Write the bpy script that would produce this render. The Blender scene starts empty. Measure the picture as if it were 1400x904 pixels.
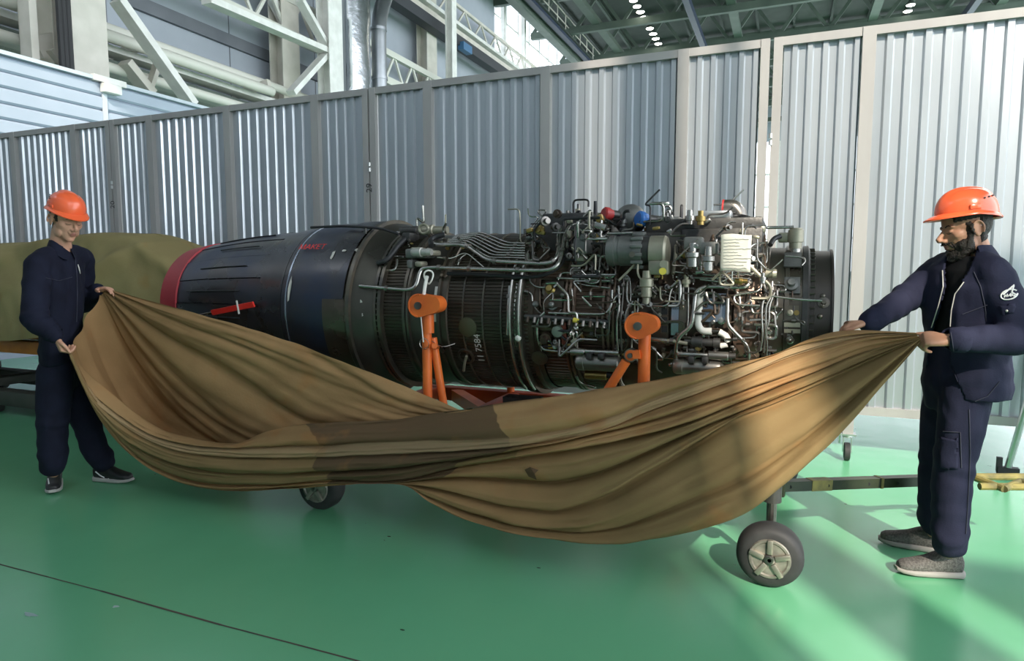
import bpy, bmesh, math, random
import numpy as np
from mathutils import Vector, Matrix, Quaternion, noise as mnoise

# ------------------------------------------------------------------ camera
S = bpy.context.scene
COL = S.collection
F_PX, CX, CY, CAM_H = 900.0, 700.0, 452.0, 1.4
YAW = math.radians(22.5); PIT = math.atan(86 / 900.0)
cam_d = bpy.data.cameras.new('camera'); cam = bpy.data.objects.new('camera', cam_d); COL.objects.link(cam)
cam_d.sensor_width = 36.0; cam_d.lens = 36.0 * F_PX / 1400.0
cam_d.clip_start = 0.05; cam_d.clip_end = 400
cam.location = (0, 0, CAM_H)
cam.rotation_euler = (math.pi / 2 - PIT, 0, YAW)
S.camera = cam
# ------------------------------------------------------------------ world, sun, exposure
W = bpy.data.worlds.new('world'); S.world = W; W.use_nodes = True
wn = W.node_tree.nodes; wl = W.node_tree.links
bg = wn['Background']
bg.inputs[0].default_value = (0.86, 0.93, 1.0, 1); bg.inputs[1].default_value = 2.5
SUN_AZ = math.radians(31.9); SUN_EL = math.radians(35)
sun_dir = Vector((-math.sin(SUN_AZ) * math.cos(SUN_EL), math.cos(SUN_AZ) * math.cos(SUN_EL), -math.sin(SUN_EL)))
sl = bpy.data.lights.new('sun', 'SUN'); sl.energy = 3.6; sl.angle = math.radians(0.7); sl.color = (1.0, 0.90, 0.76)
so = bpy.data.objects.new('sun', sl); COL.objects.link(so); so.rotation_euler = sun_dir.to_track_quat('-Z', 'Y').to_euler()
so.location = (10, -15, 12)
S.view_settings.view_transform = 'Standard'; S.view_settings.look = 'None'
S.view_settings.gamma = 1.0; S.view_settings.use_curve_mapping = False
S.view_settings.exposure = 0.8

# ------------------------------------------------------------------ measuring helpers (photo pixel + known plane -> point in the place)
FW = Vector((-math.sin(YAW) * math.cos(PIT), math.cos(YAW) * math.cos(PIT), -math.sin(PIT)))
RT = Vector((math.cos(YAW), math.sin(YAW), 0)); UPV = RT.cross(FW); CAM = Vector((0, 0, CAM_H))
def ray(x, y): return FW + RT * ((x - CX) / F_PX) + UPV * ((CY - y) / F_PX)
def onZ(x, y, z=0.0): d = ray(x, y); return CAM + d * ((z - CAM_H) / d.z)
def onY(x, y, Y): d = ray(x, y); return CAM + d * (Y / d.y)
def onX(x, y, X): d = ray(x, y); return CAM + d * (X / d.x)

# ------------------------------------------------------------------ mesh helpers
def V(*a): return Vector(a)
class MB:
    def __init__(s): s.v = []; s.f = []; s.m = []
    def add(s, vs, fs, mi=0):
        o = len(s.v); s.v += [tuple(p) for p in vs]; s.f += [tuple(i + o for i in f) for f in fs]; s.m += [mi] * len(fs); return s
    def box(s, c, size, rot=None, mi=0, bev=0.0):
        x, y, z = [k / 2 for k in size]; c = Vector(c)
        R = rot.to_3x3() if rot is not None else None
        if bev <= 0:
            vs = [Vector((a * x, b * y, d * z)) for a in (-1, 1) for b in (-1, 1) for d in (-1, 1)]
            fs = [(0, 1, 3, 2), (4, 6, 7, 5), (0, 4, 5, 1), (2, 3, 7, 6), (0, 2, 6, 4), (1, 5, 7, 3)]
        else:
            bm = bmesh.new(); bmesh.ops.create_cube(bm, size=1.0)
            bmesh.ops.scale(bm, vec=size, verts=bm.verts)
            bmesh.ops.bevel(bm, geom=list(bm.edges), offset=min(bev, min(size) * .45), segments=2, affect='EDGES', profile=.5)
            bm.verts.index_update(); vs = [v.co.copy() for v in bm.verts]; fs = [[v.index for v in f.verts] for f in bm.faces]; bm.free()
        if R: vs = [R @ v for v in vs]
        return s.add([v + c for v in vs], fs, mi)
    def beam(s, a, b, w, h, up=(0, 0, 1), mi=0):
        a = Vector(a); b = Vector(b); d = (b - a); L = d.length; d.normalize(); u = Vector(up)
        if abs(d.dot(u)) > .98: u = Vector((0, 1, 0))
        r = d.cross(u).normalized(); u = r.cross(d)
        M = Matrix((r, d, u)).transposed()
        return s.box((a + b) / 2, (w, L, h), M, mi)
    def tube(s, pts, rad, seg=8, caps=True, mi=0, closed=False):
        pts = [Vector(p) for p in pts]; n = len(pts)
        rs = rad if hasattr(rad, '__len__') else [rad] * n
        ts = []
        for i in range(n):
            if closed: t = pts[(i + 1) % n] - pts[i - 1]
            else: t = pts[min(i + 1, n - 1)] - pts[max(i - 1, 0)]
            ts.append(t.normalized() if t.length > 1e-9 else Vector((1, 0, 0)))
        u = ts[0].orthogonal().normalized(); vs = []
        for i in range(n):
            if i:
                q = ts[i - 1].rotation_difference(ts[i]); u = q @ u
            u = (u - ts[i] * u.dot(ts[i])).normalized(); w = ts[i].cross(u)
            for k in range(seg):
                a = 2 * math.pi * k / seg; vs.append(pts[i] + (u * math.cos(a) + w * math.sin(a)) * rs[i])
        fs = []
        for i in range(n if closed else n - 1):
            j = (i + 1) % n
            for k in range(seg):
                l = (k + 1) % seg; fs.append((i * seg + k, i * seg + l, j * seg + l, j * seg + k))
        if caps and not closed:
            fs.append(tuple(range(seg))[::-1]); fs.append(tuple((n - 1) * seg + k for k in range(seg)))
        return s.add(vs, fs, mi)
    def cyl(s, a, b, r0, r1=None, seg=16, mi=0): return s.tube([a, b], [r0, r0 if r1 is None else r1], seg, True, mi)
    def turned(s, c, ax, prof, seg=20, mi=0):
        # prof: list of (distance along ax, radius)
        c = Vector(c); ax = Vector(ax).normalized(); u = ax.orthogonal().normalized(); w = ax.cross(u); vs = []; n = len(prof)
        for (d, r) in prof:
            for k in range(seg):
                a = 2 * math.pi * k / seg; vs.append(c + ax * d + (u * math.cos(a) + w * math.sin(a)) * max(r, 1e-4))
        fs = [(i * seg + k, i * seg + (k + 1) % seg, (i + 1) * seg + (k + 1) % seg, (i + 1) * seg + k) for i in range(n - 1) for k in range(seg)]
        fs.append(tuple(range(seg))[::-1]); fs.append(tuple((n - 1) * seg + k for k in range(seg)))
        return s.add(vs, fs, mi)
    def ell(s, c, r, rot=None, seg=16, rings=10, mi=0):
        c = Vector(c); r = r if hasattr(r, '__len__') else (r, r, r); vs = []; R = rot.to_3x3() if rot is not None else Matrix.Identity(3)
        vs.append(c + R @ Vector((0, 0, -r[2])))
        for i in range(1, rings):
            p = -math.pi / 2 + math.pi * i / rings
            for k in range(seg):
                a = 2 * math.pi * k / seg
                vs.append(c + R @ Vector((r[0] * math.cos(p) * math.cos(a), r[1] * math.cos(p) * math.sin(a), r[2] * math.sin(p))))
        vs.append(c + R @ Vector((0, 0, r[2]))); fs = []
        for k in range(seg): fs.append((0, 1 + (k + 1) % seg, 1 + k))
        for i in range(rings - 2):
            for k in range(seg):
                fs.append((1 + i * seg + k, 1 + i * seg + (k + 1) % seg, 1 + (i + 1) * seg + (k + 1) % seg, 1 + (i + 1) * seg + k))
        t = len(vs) - 1; b = 1 + (rings - 2) * seg
        for k in range(seg): fs.append((b + k, b + (k + 1) % seg, t))
        return s.add(vs, fs, mi)
    def prism(s, poly, d, mi=0):
        # poly: list of 3D points (planar), extruded by vector d
        d = Vector(d); p = [Vector(q) for q in poly]; n = len(p)
        vs = p + [q + d for q in p]
        fs = [tuple(range(n))[::-1], tuple(range(n, 2 * n))] + [(i, (i + 1) % n, n + (i + 1) % n, n + i) for i in range(n)]
        return s.add(vs, fs, mi)
    def build(s, name, mats, parent=None, smooth=35, loc=None):
        me = bpy.data.meshes.new(name)
        off = Vector((0, 0, 0))
        if parent is not None:
            q = parent
            while q is not None: off += q.location; q = q.parent
        if loc is not None: off = off + Vector(loc)
        vs = s.v if off.length < 1e-9 else [(v[0] - off.x, v[1] - off.y, v[2] - off.z) for v in s.v]
        me.from_pydata(vs, [], s.f)
        mats = mats if isinstance(mats, (list, tuple)) else [mats]
        for m in mats: me.materials.append(m)
        if len(mats) > 1: me.polygons.foreach_set('material_index', s.m)
        bm = bmesh.new(); bm.from_mesh(me); bmesh.ops.recalc_face_normals(bm, faces=bm.faces); bm.to_mesh(me); bm.free()
        if smooth:
            me.polygons.foreach_set('use_smooth', [True] * len(me.polygons)); me.set_sharp_from_angle(angle=math.radians(smooth))
        me.update()
        o = bpy.data.objects.new(name, me); COL.objects.link(o)
        if parent is not None: o.parent = parent
        if loc is not None: o.location = loc
        return o
def tag(o, label=None, cat=None, group=None, kind=None):
    for k, v in (('label', label), ('category', cat), ('group', group), ('kind', kind)):
        if v: o[k] = v
    return o
def empty(name, loc, label=None, cat=None, group=None, kind=None):
    o = bpy.data.objects.new(name, None); o.location = loc; o.empty_display_size = .1; COL.objects.link(o); return tag(o, label, cat, group, kind)
def inst(o, parent, loc, name=None):
    c = o.copy(); COL.objects.link(c); c.parent = parent; c.location = loc
    if name: c.name = name
    return c
def smooth_path(pts, r=0.04, n=5):
    # round every corner of a polyline with a small arc
    pts = [Vector(p) for p in pts]; out = [pts[0]]
    for i in range(1, len(pts) - 1):
        a, b, c = pts[i - 1], pts[i], pts[i + 1]
        d1 = min(r, (a - b).length * .45); d2 = min(r, (c - b).length * .45)
        if d1 < 1e-5 or d2 < 1e-5: continue
        p = b + (a - b).normalized() * d1; q = b + (c - b).normalized() * d2
        for k in range(n + 1):
            t = k / n; out.append(p * (1 - t) ** 2 + b * 2 * t * (1 - t) + q * t * t)
    out.append(pts[-1]); return out
def crom(P, n=8):
    P = [Vector(p) for p in P]; out = []
    for i in range(len(P) - 1):
        a, b, c, d = P[max(i - 1, 0)], P[i], P[i + 1], P[min(i + 2, len(P) - 1)]
        for k in range(n):
            t = k / n
            out.append(.5 * ((2 * b) + (c - a) * t + (2 * a - 5 * b + 4 * c - d) * t * t + (3 * b - a - 3 * c + d) * t ** 3))
    out.append(P[-1]); return out
# ------------------------------------------------------------------ materials
MATS = {}
def mat(name, col, rough=.5, metal=0.0, col2=None, scale=6.0, lo=.35, hi=.65, bump=0.0, bscale=30.0, rvar=0.0, spec=.5, stretch=None, detail=6.0, coat=0.0, emit=None, estr=0.0, trans=0.0, coord='Object'):
    if name in MATS: return MATS[name]
    m = bpy.data.materials.new(name); m.use_nodes = True; nt = m.node_tree; N = nt.nodes; L = nt.links
    b = N['Principled BSDF']
    b.inputs['Base Color'].default_value = (*col, 1); b.inputs['Roughness'].default_value = rough; b.inputs['Metallic'].default_value = metal
    b.inputs['Specular IOR Level'].default_value = spec; b.inputs['Coat Weight'].default_value = coat; b.inputs['Coat Roughness'].default_value = .15
    if emit: b.inputs['Emission Color'].default_value = (*emit, 1); b.inputs['Emission Strength'].default_value = estr
    if trans: b.inputs['Transmission Weight'].default_value = trans
    if col2 or bump or rvar:
        tc = N.new('ShaderNodeTexCoord'); src = tc.outputs[coord]
        if stretch:
            mp = N.new('ShaderNodeMapping'); mp.inputs['Scale'].default_value = stretch; L.new(src, mp.inputs['Vector']); src = mp.outputs[0]
        nz = N.new('ShaderNodeTexNoise'); nz.inputs['Scale'].default_value = scale; nz.inputs['Detail'].default_value = detail; L.new(src, nz.inputs['Vector'])
        mr = N.new('ShaderNodeMapRange'); mr.inputs[1].default_value = lo; mr.inputs[2].default_value = hi; L.new(nz.outputs['Fac'], mr.inputs[0])
        if col2:
            mx = N.new('ShaderNodeMix'); mx.data_type = 'RGBA'; mx.inputs[6].default_value = (*col, 1); mx.inputs[7].default_value = (*col2, 1)
            L.new(mr.outputs[0], mx.inputs[0]); L.new(mx.outputs[2], b.inputs['Base Color'])
        if rvar:
            m2 = N.new('ShaderNodeMapRange'); m2.inputs[3].default_value = max(rough - rvar, .02); m2.inputs[4].default_value = min(rough + rvar, 1)
            L.new(mr.outputs[0], m2.inputs[0]); L.new(m2.outputs[0], b.inputs['Roughness'])
        if bump:
            n2 = N.new('ShaderNodeTexNoise'); n2.inputs['Scale'].default_value = bscale; n2.inputs['Detail'].default_value = 4; L.new(src, n2.inputs['Vector'])
            bp = N.new('ShaderNodeBump'); bp.inputs['Strength'].default_value = bump; bp.inputs['Distance'].default_value = .02
            L.new(n2.outputs['Fac'], bp.inputs['Height']); L.new(bp.outputs[0], b.inputs['Normal'])
    MATS[name] = m; return m
RND = random.Random(7)
# ================================================================== THE HALL
HX0, HX1, HY0, HY1, HZ = -16.0, 20.0, -5.0, 78.0, 19.0
# --- floor: green epoxy slabs with a joint between them
def floor_mat():
    m = bpy.data.materials.new('floor_epoxy'); m.use_nodes = True; nt = m.node_tree; N = nt.nodes; L = nt.links; b = N['Principled BSDF']
    tc = N.new('ShaderNodeTexCoord')
    nz = N.new('ShaderNodeTexNoise'); nz.inputs['Scale'].default_value = .55; nz.inputs['Detail'].default_value = 5; L.new(tc.outputs['Object'], nz.inputs['Vector'])
    cr = N.new('ShaderNodeValToRGB'); cr.color_ramp.elements[0].position = .3; cr.color_ramp.elements[0].color = (.115, .38, .20, 1)
    cr.color_ramp.elements[1].position = .7; cr.color_ramp.elements[1].color = (.155, .46, .255, 1); L.new(nz.outputs['Fac'], cr.inputs[0])
    # scuffs and specks
    vo = N.new('ShaderNodeTexVoronoi'); vo.inputs['Scale'].default_value = 3.2
    mp = N.new('ShaderNodeMapping'); mp.inputs['Scale'].default_value = (1.0, 2.2, 1); mp.inputs['Rotation'].default_value = (0, 0, .5); L.new(tc.outputs['Object'], mp.inputs[0]); L.new(mp.outputs[0], vo.inputs['Vector'])
    lt = N.new('ShaderNodeMath'); lt.operation = 'LESS_THAN'; lt.inputs[1].default_value = .035; L.new(vo.outputs['Distance'], lt.inputs[0])
    mx = N.new('ShaderNodeMix'); mx.data_type = 'RGBA'; mx.inputs[7].default_value = (.03, .07, .04, 1); L.new(lt.outputs[0], mx.inputs[0]); L.new(cr.outputs[0], mx.inputs[6])
    L.new(mx.outputs[2], b.inputs['Base Color'])
    n2 = N.new('ShaderNodeTexNoise'); n2.inputs['Scale'].default_value = 2.5; n2.inputs['Detail'].default_value = 5; L.new(tc.outputs['Object'], n2.inputs['Vector'])
    mr = N.new('ShaderNodeMapRange'); mr.inputs[3].default_value = .16; mr.inputs[4].default_value = .30; L.new(n2.outputs['Fac'], mr.inputs[0]); L.new(mr.outputs[0], b.inputs['Roughness'])
    n3 = N.new('ShaderNodeTexNoise'); n3.inputs['Scale'].default_value = 7; n3.inputs['Detail'].default_value = 2; L.new(tc.outputs['Object'], n3.inputs['Vector'])
    bp = N.new('ShaderNodeBump'); bp.inputs['Strength'].default_value = .05; bp.inputs['Distance'].default_value = .02; L.new(n3.outputs['Fac'], bp.inputs['Height']); L.new(bp.outputs[0], b.inputs['Normal'])
    b.inputs['Specular IOR Level'].default_value = .55
    return m
M_FLOOR = floor_mat()
M_JOINT = mat('joint_filler', (.10, .075, .06), .8, col2=(.05, .05, .045), scale=9)
fl = tag(MB().box((2, 36.5, -.1), (36, 83, .2)).build('floor', M_FLOOR, smooth=0), kind='structure')
jy = 1.845
b = MB()
jp = [(-16 + i * .35, jy + .004 * math.sin(i * 1.7) + RND.uniform(-.002, .002)) for i in range(104)]
for (x0, y0), (x1, y1) in zip(jp, jp[1:]):
    w = RND.uniform(.0028, .0052)
    b.add([(x0, y0 - w, .0012), (x1, y1 - w, .0012), (x1, y1 + w, .0012), (x0, y0 + w, .0012)], [(0, 1, 2, 3)])
b.build('joint', M_JOINT, fl, 0)
for (px, py, w, h) in ((41, 841, .05, .012), (158, 830, .018, .01)):
    p = onZ(px, py); q = MB()
    q.add([(p.x + w * math.cos(a) * (.7 + .3 * math.sin(3 * a)) + .3 * h * math.sin(a), p.y + h * math.sin(a), .0013) for a in [k * math.pi / 6 for k in range(12)]], [tuple(range(12))])
    q.build('scuff', mat('scuff', (.30, .42, .42), .5), fl, 0)

M_WALL = mat('wall_paint', (.40, .43, .48), .7, col2=(.35, .38, .43), scale=.6)
M_WALLD = mat('wall_dark_band', (.16, .17, .19), .7, col2=(.12, .13, .15), scale=1.2)
M_STEELW = mat('white_steel', (.80, .79, .75), .5, col2=(.68, .67, .63), scale=3)
M_CREAM = mat('cream_steel', (.66, .62, .55), .55, col2=(.56, .53, .46), scale=2)
M_GREEN = mat('roof_green', (.045, .058, .048), .7, col2=(.03, .04, .034), scale=.8)
M_GREENL = mat('roof_green_light', (.095, .125, .10), .6, col2=(.065, .09, .072), scale=.8)
M_BLUE = mat('crane_blue', (.014, .026, .055), .5)
M_DARK = mat('dark_cable', (.02, .02, .022), .6)
# --- left wall: solid to 11.3 m, glazing band above, solid parapet to the roof
wl_ = tag(empty('wall_left', (HX0, 0, 0)), kind='structure')
zw0, zw1 = 11.2, 17.6
b = MB(); b.box((HX0 - .2, 34.5, zw0 / 2), (.4, 87, zw0)); b.build('wall_panel', M_WALL, wl_, 0)
b = MB(); b.box((HX0 - .2, 34.5, (zw1 + HZ) / 2), (.4, 87, HZ - zw1)); b.build('wall_panel', M_WALL, wl_, 0)
b = MB(); b.box((HX0 - .2, 15.5, (zw0 + zw1) / 2), (.4, 41, zw1 - zw0)); b.build('wall_panel', M_WALL, wl_, 0)
# panel joints on the wall
jb = MB().box((HX0 + .004, 0, 5.5), (.012, .03, 11)).build('panel_joint', M_WALLD, wl_, 0)
for i, y in enumerate(range(4, 60, 4)):
    if i: inst(jb, wl_, (0, y, 0), 'panel_joint')
jb.location = (0, 4, 0)
# dark ledge bands running along the wall
for z, h in ((4.1, .55), (8.3, .35)):
    MB().box((HX0 + .06, 34.5, z), (.12, 87, h)).build('wall_band', M_WALLD, wl_, 0)
# glazing mullions
for i, y in enumerate([36 + 1.9 * k for k in range(22)]):
    if i == 0: mu = MB().box((HX0 - .1, 0, (zw0 + zw1) / 2), (.14, .12, zw1 - zw0)).build('mullion', M_STEELW, wl_, 0); mu.location = (0, y, 0)
    else: inst(mu, wl_, (0, y, 0), 'mullion')
for k in range(1, 4): MB().box((HX0 - .1, 57, zw0 + (zw1 - zw0) * k / 4), (.1, 42, .09)).build('transom', M_STEELW, wl_, 0)
def glass_mat():
    m = bpy.data.materials.new('pane_glass'); m.use_nodes = True; N = m.node_tree.nodes; L = m.node_tree.links
    for n in list(N):
        if n.type != 'OUTPUT_MATERIAL': N.remove(n)
    out = [n for n in N if n.type == 'OUTPUT_MATERIAL'][0]
    t = N.new('ShaderNodeBsdfTransparent'); t.inputs[0].default_value = (.93, .95, .96, 1); g = N.new('ShaderNodeBsdfGlossy'); g.inputs['Roughness'].default_value = .05
    mx = N.new('ShaderNodeMixShader'); mx.inputs[0].default_value = .06; L.new(t.outputs[0], mx.inputs[1]); L.new(g.outputs[0], mx.inputs[2]); L.new(mx.outputs[0], out.inputs[0]); return m
M_GLASS = glass_mat()
for i, y in enumerate([36 + 1.9 * k for k in range(21)]):
    if i == 0: pn = MB().box((HX0 - .14, .95, (zw0 + zw1) / 2), (.012, 1.78, zw1 - zw0)).build('pane', M_GLASS, wl_, 0); pn.location = (0, y, 0)
    else: inst(pn, wl_, (0, y, 0), 'pane')
# --- far wall; unseen front wall, shaped to cut the sun into streaks
wbk = tag(empty('wall_back', (2, HY1, 0)), kind='structure')
for z0, z1 in ((0, 1.0), (15, HZ)): MB().box((2, HY1 + .2, (z0 + z1) / 2), (36.8, .4, z1 - z0)).build('wall_panel', M_WALL, wbk, 0)  # unseen wall given openings so the floor gleams below the fence
for k in range(13): MB().box((-16 + 3 * k, HY1 + .2, 8), (.3, .3, 14)).build('mullion', M_STEELW, wbk, 0)
for z in (4.5, 8, 11.5): MB().box((2, HY1 + .2, z), (36.8, .2, .2)).build('transom', M_STEELW, wbk, 0)
wf = tag(empty('wall_sun_mask', (0, HY0, 0)), kind='structure')
SX0, SX = -16.0, 4.40     # added solid part, unseen, keeps sun off the left; openings begin beyond it
MB().box(((SX0 + SX) / 2, HY0, 5.9), (SX - SX0, .3, 11.8)).build('wall_panel', M_WALL, wf, 0)
for x0, x1, z1 in ((4.50, 4.61, 11.8), (4.70, 4.78, 11.8), (5.19, 5.38, 11.8), (5.455, 5.61, 11.8), (5.97, 6.05, 11.8), (6.05, 7.7, 7.1), (7.7, 10.2, 10.0)):  # slats and panels out of view, sized to throw the shadow bands
    MB().box(((x0 + x1) / 2, HY0, z1 / 2), (x1 - x0, .12, z1)).build('wall_panel' if x1 - x0 > 1 else 'mullion', M_STEELW if x1 - x0 < 1 else M_WALL, wf, 0)
MB().box((2, HY0, 11.9), (36, .2, .2)).build('transom', M_STEELW, wf, 0)
for x in (9.5, 12, 14.5, 17): MB().box((x, HY0, 9.5), (.16, .16, 19)).build('mullion', M_STEELW, wf, 0)
# --- roof
ce = tag(empty('ceiling', (0, 0, HZ)), kind='structure')
MB().box((2, 34.5, HZ + .15), (37, 88, .3)).build('roof_deck', M_GREEN, ce, 0)
for x in [-14.5 + 2.4 * k for k in range(15)]:     # purlins
    MB().beam((x, 26, HZ - .12), (x, HY1, HZ - .12), .16, .24).build('purlin', M_GREENL if RND.random() < .35 else M_GREEN, ce, 0)
for j, y in enumerate((36, 42, 48, 54, 60, 67, 74)):
    b = MB(); zt, zb = HZ - .35, HZ - 2.5
    b.beam((HX0, y, zt), (HX1, y, zt), .28, .34); b.beam((HX0, y, zb), (HX1, y, zb), .30, .42)
    b.build('truss_chord', M_GREENL, ce, 0)
    n = 12; w = (HX1 - HX0) / n
    for k in range(n):
        x = HX0 + k * w
        MB().beam((x, y, zb), (x + w / 2, y, zt), .16, .2).build('truss_brace', M_GREENL, ce, 0)
        MB().beam((x + w / 2, y, zt), (x + w, y, zb), .16, .2).build('truss_brace', M_GREENL, ce, 0)
for x in (-11.6, -3.5, 4.4, 11):     # lengthwise light green girders between the trusses
    MB().beam((x, 26, HZ - 2.2), (x, HY1, HZ - 2.2), .5, .30).build('girder', M_GREENL, ce, 0)
for x in (-13.5, -5.6, 9.2):      # dark blue crane rails
    MB().beam((x, 24, HZ - 2.9), (x, HY1, HZ - 2.9), .34, .42).build('crane_rail', M_BLUE, ce, 0)
M_LAMP = mat('lamp_glow', (1, 1, 1), .5, emit=(1.0, .97, .85), estr=14.0)
M_LAMPH = mat('lamp_housing', (.10, .12, .11), .5)
lampz = HZ - 2.0
def lamp(i, row, p, first=[None]):
    where = 'left roof row' if row == 0 else 'right roof row'
    e = empty('ceiling_lamp', p, 'small round glowing lamp, %s from the top in the %s' % (ORD[i], where), 'lamp', 'round lamps in rows under the roof')
    if first[0] is None:
        h = MB().turned((p[0], p[1], p[2]), (0, 0, 1), [(0, .25), (.06, .27), (.2, .16), (.34, .07)], 14).build('housing', M_LAMPH, e)
        g = MB().turned((p[0], p[1], p[2] - .03), (0, 0, 1), [(0, .15), (.01, .22), (.028, .24)], 14).build('diffuser', M_LAMP, e)
        first[0] = (h, g)
    else:
        for q in first[0]: inst(q, e, (0, 0, 0), q.name.split('.')[0])
ORD = ['first', 'second', 'third', 'fourth', 'fifth', 'sixth', 'seventh', 'eighth', 'ninth', 'tenth']
for i, (x, y) in enumerate([(866, 1), (871, 9), (875.5, 16.5), (880, 24), (884.5, 31), (888.5, 39), (893, 46.5), (896.5, 53), (900, 60), (903.5, 66)]):
    lamp(i, 0, tuple(onZ(x, y, lampz)))
for i, (x, y) in enumerate([(1245, 7), (1241, 15.5), (1237, 24)]):
    lamp(i, 1, tuple(onZ(x, y, lampz)))

# --- steelwork in front of the left wall, all running along Y or X
def hall_thing(name, label, cat, mb, m, group=None):
    return tag(mb.build(name, m), label, cat, group)
XB = -13.9
def colm(px, X, w, d, m, z1=HZ, name='column', lab=None):
    p = onX(px, 100, X); b = MB(); b.box((X, p.y, z1 / 2), (d, w * .2, z1)); b.box((X - d / 2, p.y, z1 / 2), (.04, w, z1)); b.box((X + d / 2, p.y, z1 / 2), (.04, w, z1))
    return tag(b.build(name, m, smooth=0), lab, 'column'), p
col1, p1 = colm(113, -13.2, .75, .5, M_CREAM, lab='cream steel column beside dark cable bundle above the ribbed booth')
col2, p2 = colm(390, -15.2, .8, .5, M_CREAM, lab='shaded cream column behind the white diagonal braces')
col3, p3 = colm(452, XB, .7, .45, M_STEELW, lab='white flanged steel column beside the foil wrapped duct')
col4, p4 = colm(584, -15.4, .9, .5, M_CREAM, lab='cream column on the far wall right of the metal pipe')
col5, p5 = colm(617, XB, .42, .3, M_STEELW, lab='slim white post before the crane walkway')
cb = empty('cable_bundle', onX(92, 100, -13.0), 'bundle of dark cables running up the cream column', 'cables')
for k in range(5):
    p = onX(86 + 3.0 * k, 100, -12.9 - .05 * (k % 2)); MB().tube([(p.x, p.y, z + 0) for z in np.linspace(3, 18, 8)], .055, 8).build('cable', M_DARK, cb)
# foil duct with crumpled skin
def foil():
    p = onX(483, 60, XB + .1); b = MB(); n = 60; w = .56; seg = 14
    vs = []; fs = []
    for i in range(n + 1):
        z = 3 + 15 * i / n
        for k in range(seg):
            a = 2 * math.pi * k / seg; c, s_ = math.cos(a), math.sin(a)
            r = w * (abs(c) ** 5 + abs(s_) ** 5) ** (-.2) * (1 + .06 * mnoise.noise(Vector((c * 2, s_ * 2, z * 2.2))))
            vs.append((p.x + r * c * .8, p.y + r * s_, z))
    for i in range(n):
        for k in range(seg): fs.append((i * seg + k, i * seg + (k + 1) % seg, (i + 1) * seg + (k + 1) % seg, (i + 1) * seg + k))
    b.add(vs, fs); o = b.build('foil_duct', mat('foil', (.75, .78, .82), .22, 1.0, bump=.6, bscale=4), smooth=60)
    tag(o, 'crinkled silver foil wrapped duct rising past the fence top', 'duct')
    MB().box((p.x - .1, p.y - .80, 9), (.4, .46, 16)).build('duct_board', mat('duct_board', (.16, .17, .18), .8), o, 0)
foil()
pp = onX(518, 60, XB + .1)
vp = empty('vent_pipe', (pp.x, pp.y, 3), 'round galvanised vent pipe with elbow right of foil duct', 'pipe')
M_GALV = mat('galvanised_pipe', (.42, .44, .46), .35, .9, col2=(.34, .36, .38), scale=2)
zt = onX(518, 25, XB + .1).z
MB().tube(smooth_path([(pp.x, pp.y, 3), (pp.x, pp.y, zt), (pp.x - .3, pp.y + 1.2, zt + 1.6), (pp.x - .3, pp.y + 1.3, 18)], .7, 6), .27, 16).build('pipe_run', M_GALV, vp)
for z in (zt - .4, zt - 2.1, zt - 3.4): MB().cyl((pp.x, pp.y, z - .05), (pp.x, pp.y, z + .05), .295, seg=16).build('pipe_collar', M_GALV, vp)
# lengthwise pipe runs and trays
def runY(name, lab, cat, px, py, X, y0, y1, mk, m, group=None):
    z = onX(px, py, X).z; b = MB(); mk(b, X, z, y0, y1); return tag(b.build(name, m), lab, cat, group)
runY('wall_pipe', 'long pale pipe along the hall wall above the cable tray', 'pipe', 300, 93, -14.9, 5, 60, lambda b, X, z, a, c: b.tube([(X, a, z), (X, c, z)], .13, 12), mat('pale_pipe', (.64, .63, .56), .5))
tr = empty('cable_tray', (-14.9, 5, 5), 'pale cable tray on brackets below the long wall pipe', 'tray')
z = onX(300, 104, -14.9).z
for dz, w in ((0, .5), (-.5, .9)): MB().box((-15.0, 32, z - .25 + dz), (w, 55, .14)).build('tray_rail', M_CREAM if dz else M_STEELW, tr, 0)
MB().box((-15.4, 32, z - .62), (.7, 55, .4)).build('tray_underside', M_GREENL, tr, 0)
for k in range(10): MB().beam((-15.9, 8 + 4 * k, z - .1), (-14.5, 8 + 4 * k, z + .15), .15, .2).build('bracket', M_CREAM, tr, 0)
runY('wall_pipe', 'pale double pipe crossing behind the cream column at far left', 'pipe', 40, 12, -14.4, 5, 16, lambda b, X, z, a, c: (b.tube([(X, a, z), (X, c, z)], .14, 12), b.tube([(X, a, z - .7), (X, c, z - .7)], .12, 12)), MATS['pale_pipe'])
runY('wall_girder', 'pale lattice girder sloping from top of hall wall to white column', 'girder', 400, 50, -15.0, 9, 38, lambda b, X, z, a, c: (b.beam((X, a, z), (X, c, z), .25, .28), b.beam((X, a, z + 1.1), (X, c, z + 1.1), .2, .24), [b.beam((X, a + 1.4 * k, z), (X, a + 1.4 * k + .7, z + 1.1), .08, .1) for k in range(20)], [b.beam((X, a + 1.4 * k + .7, z + 1.1), (X, a + 1.4 * k + 1.4, z), .08, .1) for k in range(20)]), MATS['pale_pipe'])
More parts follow.
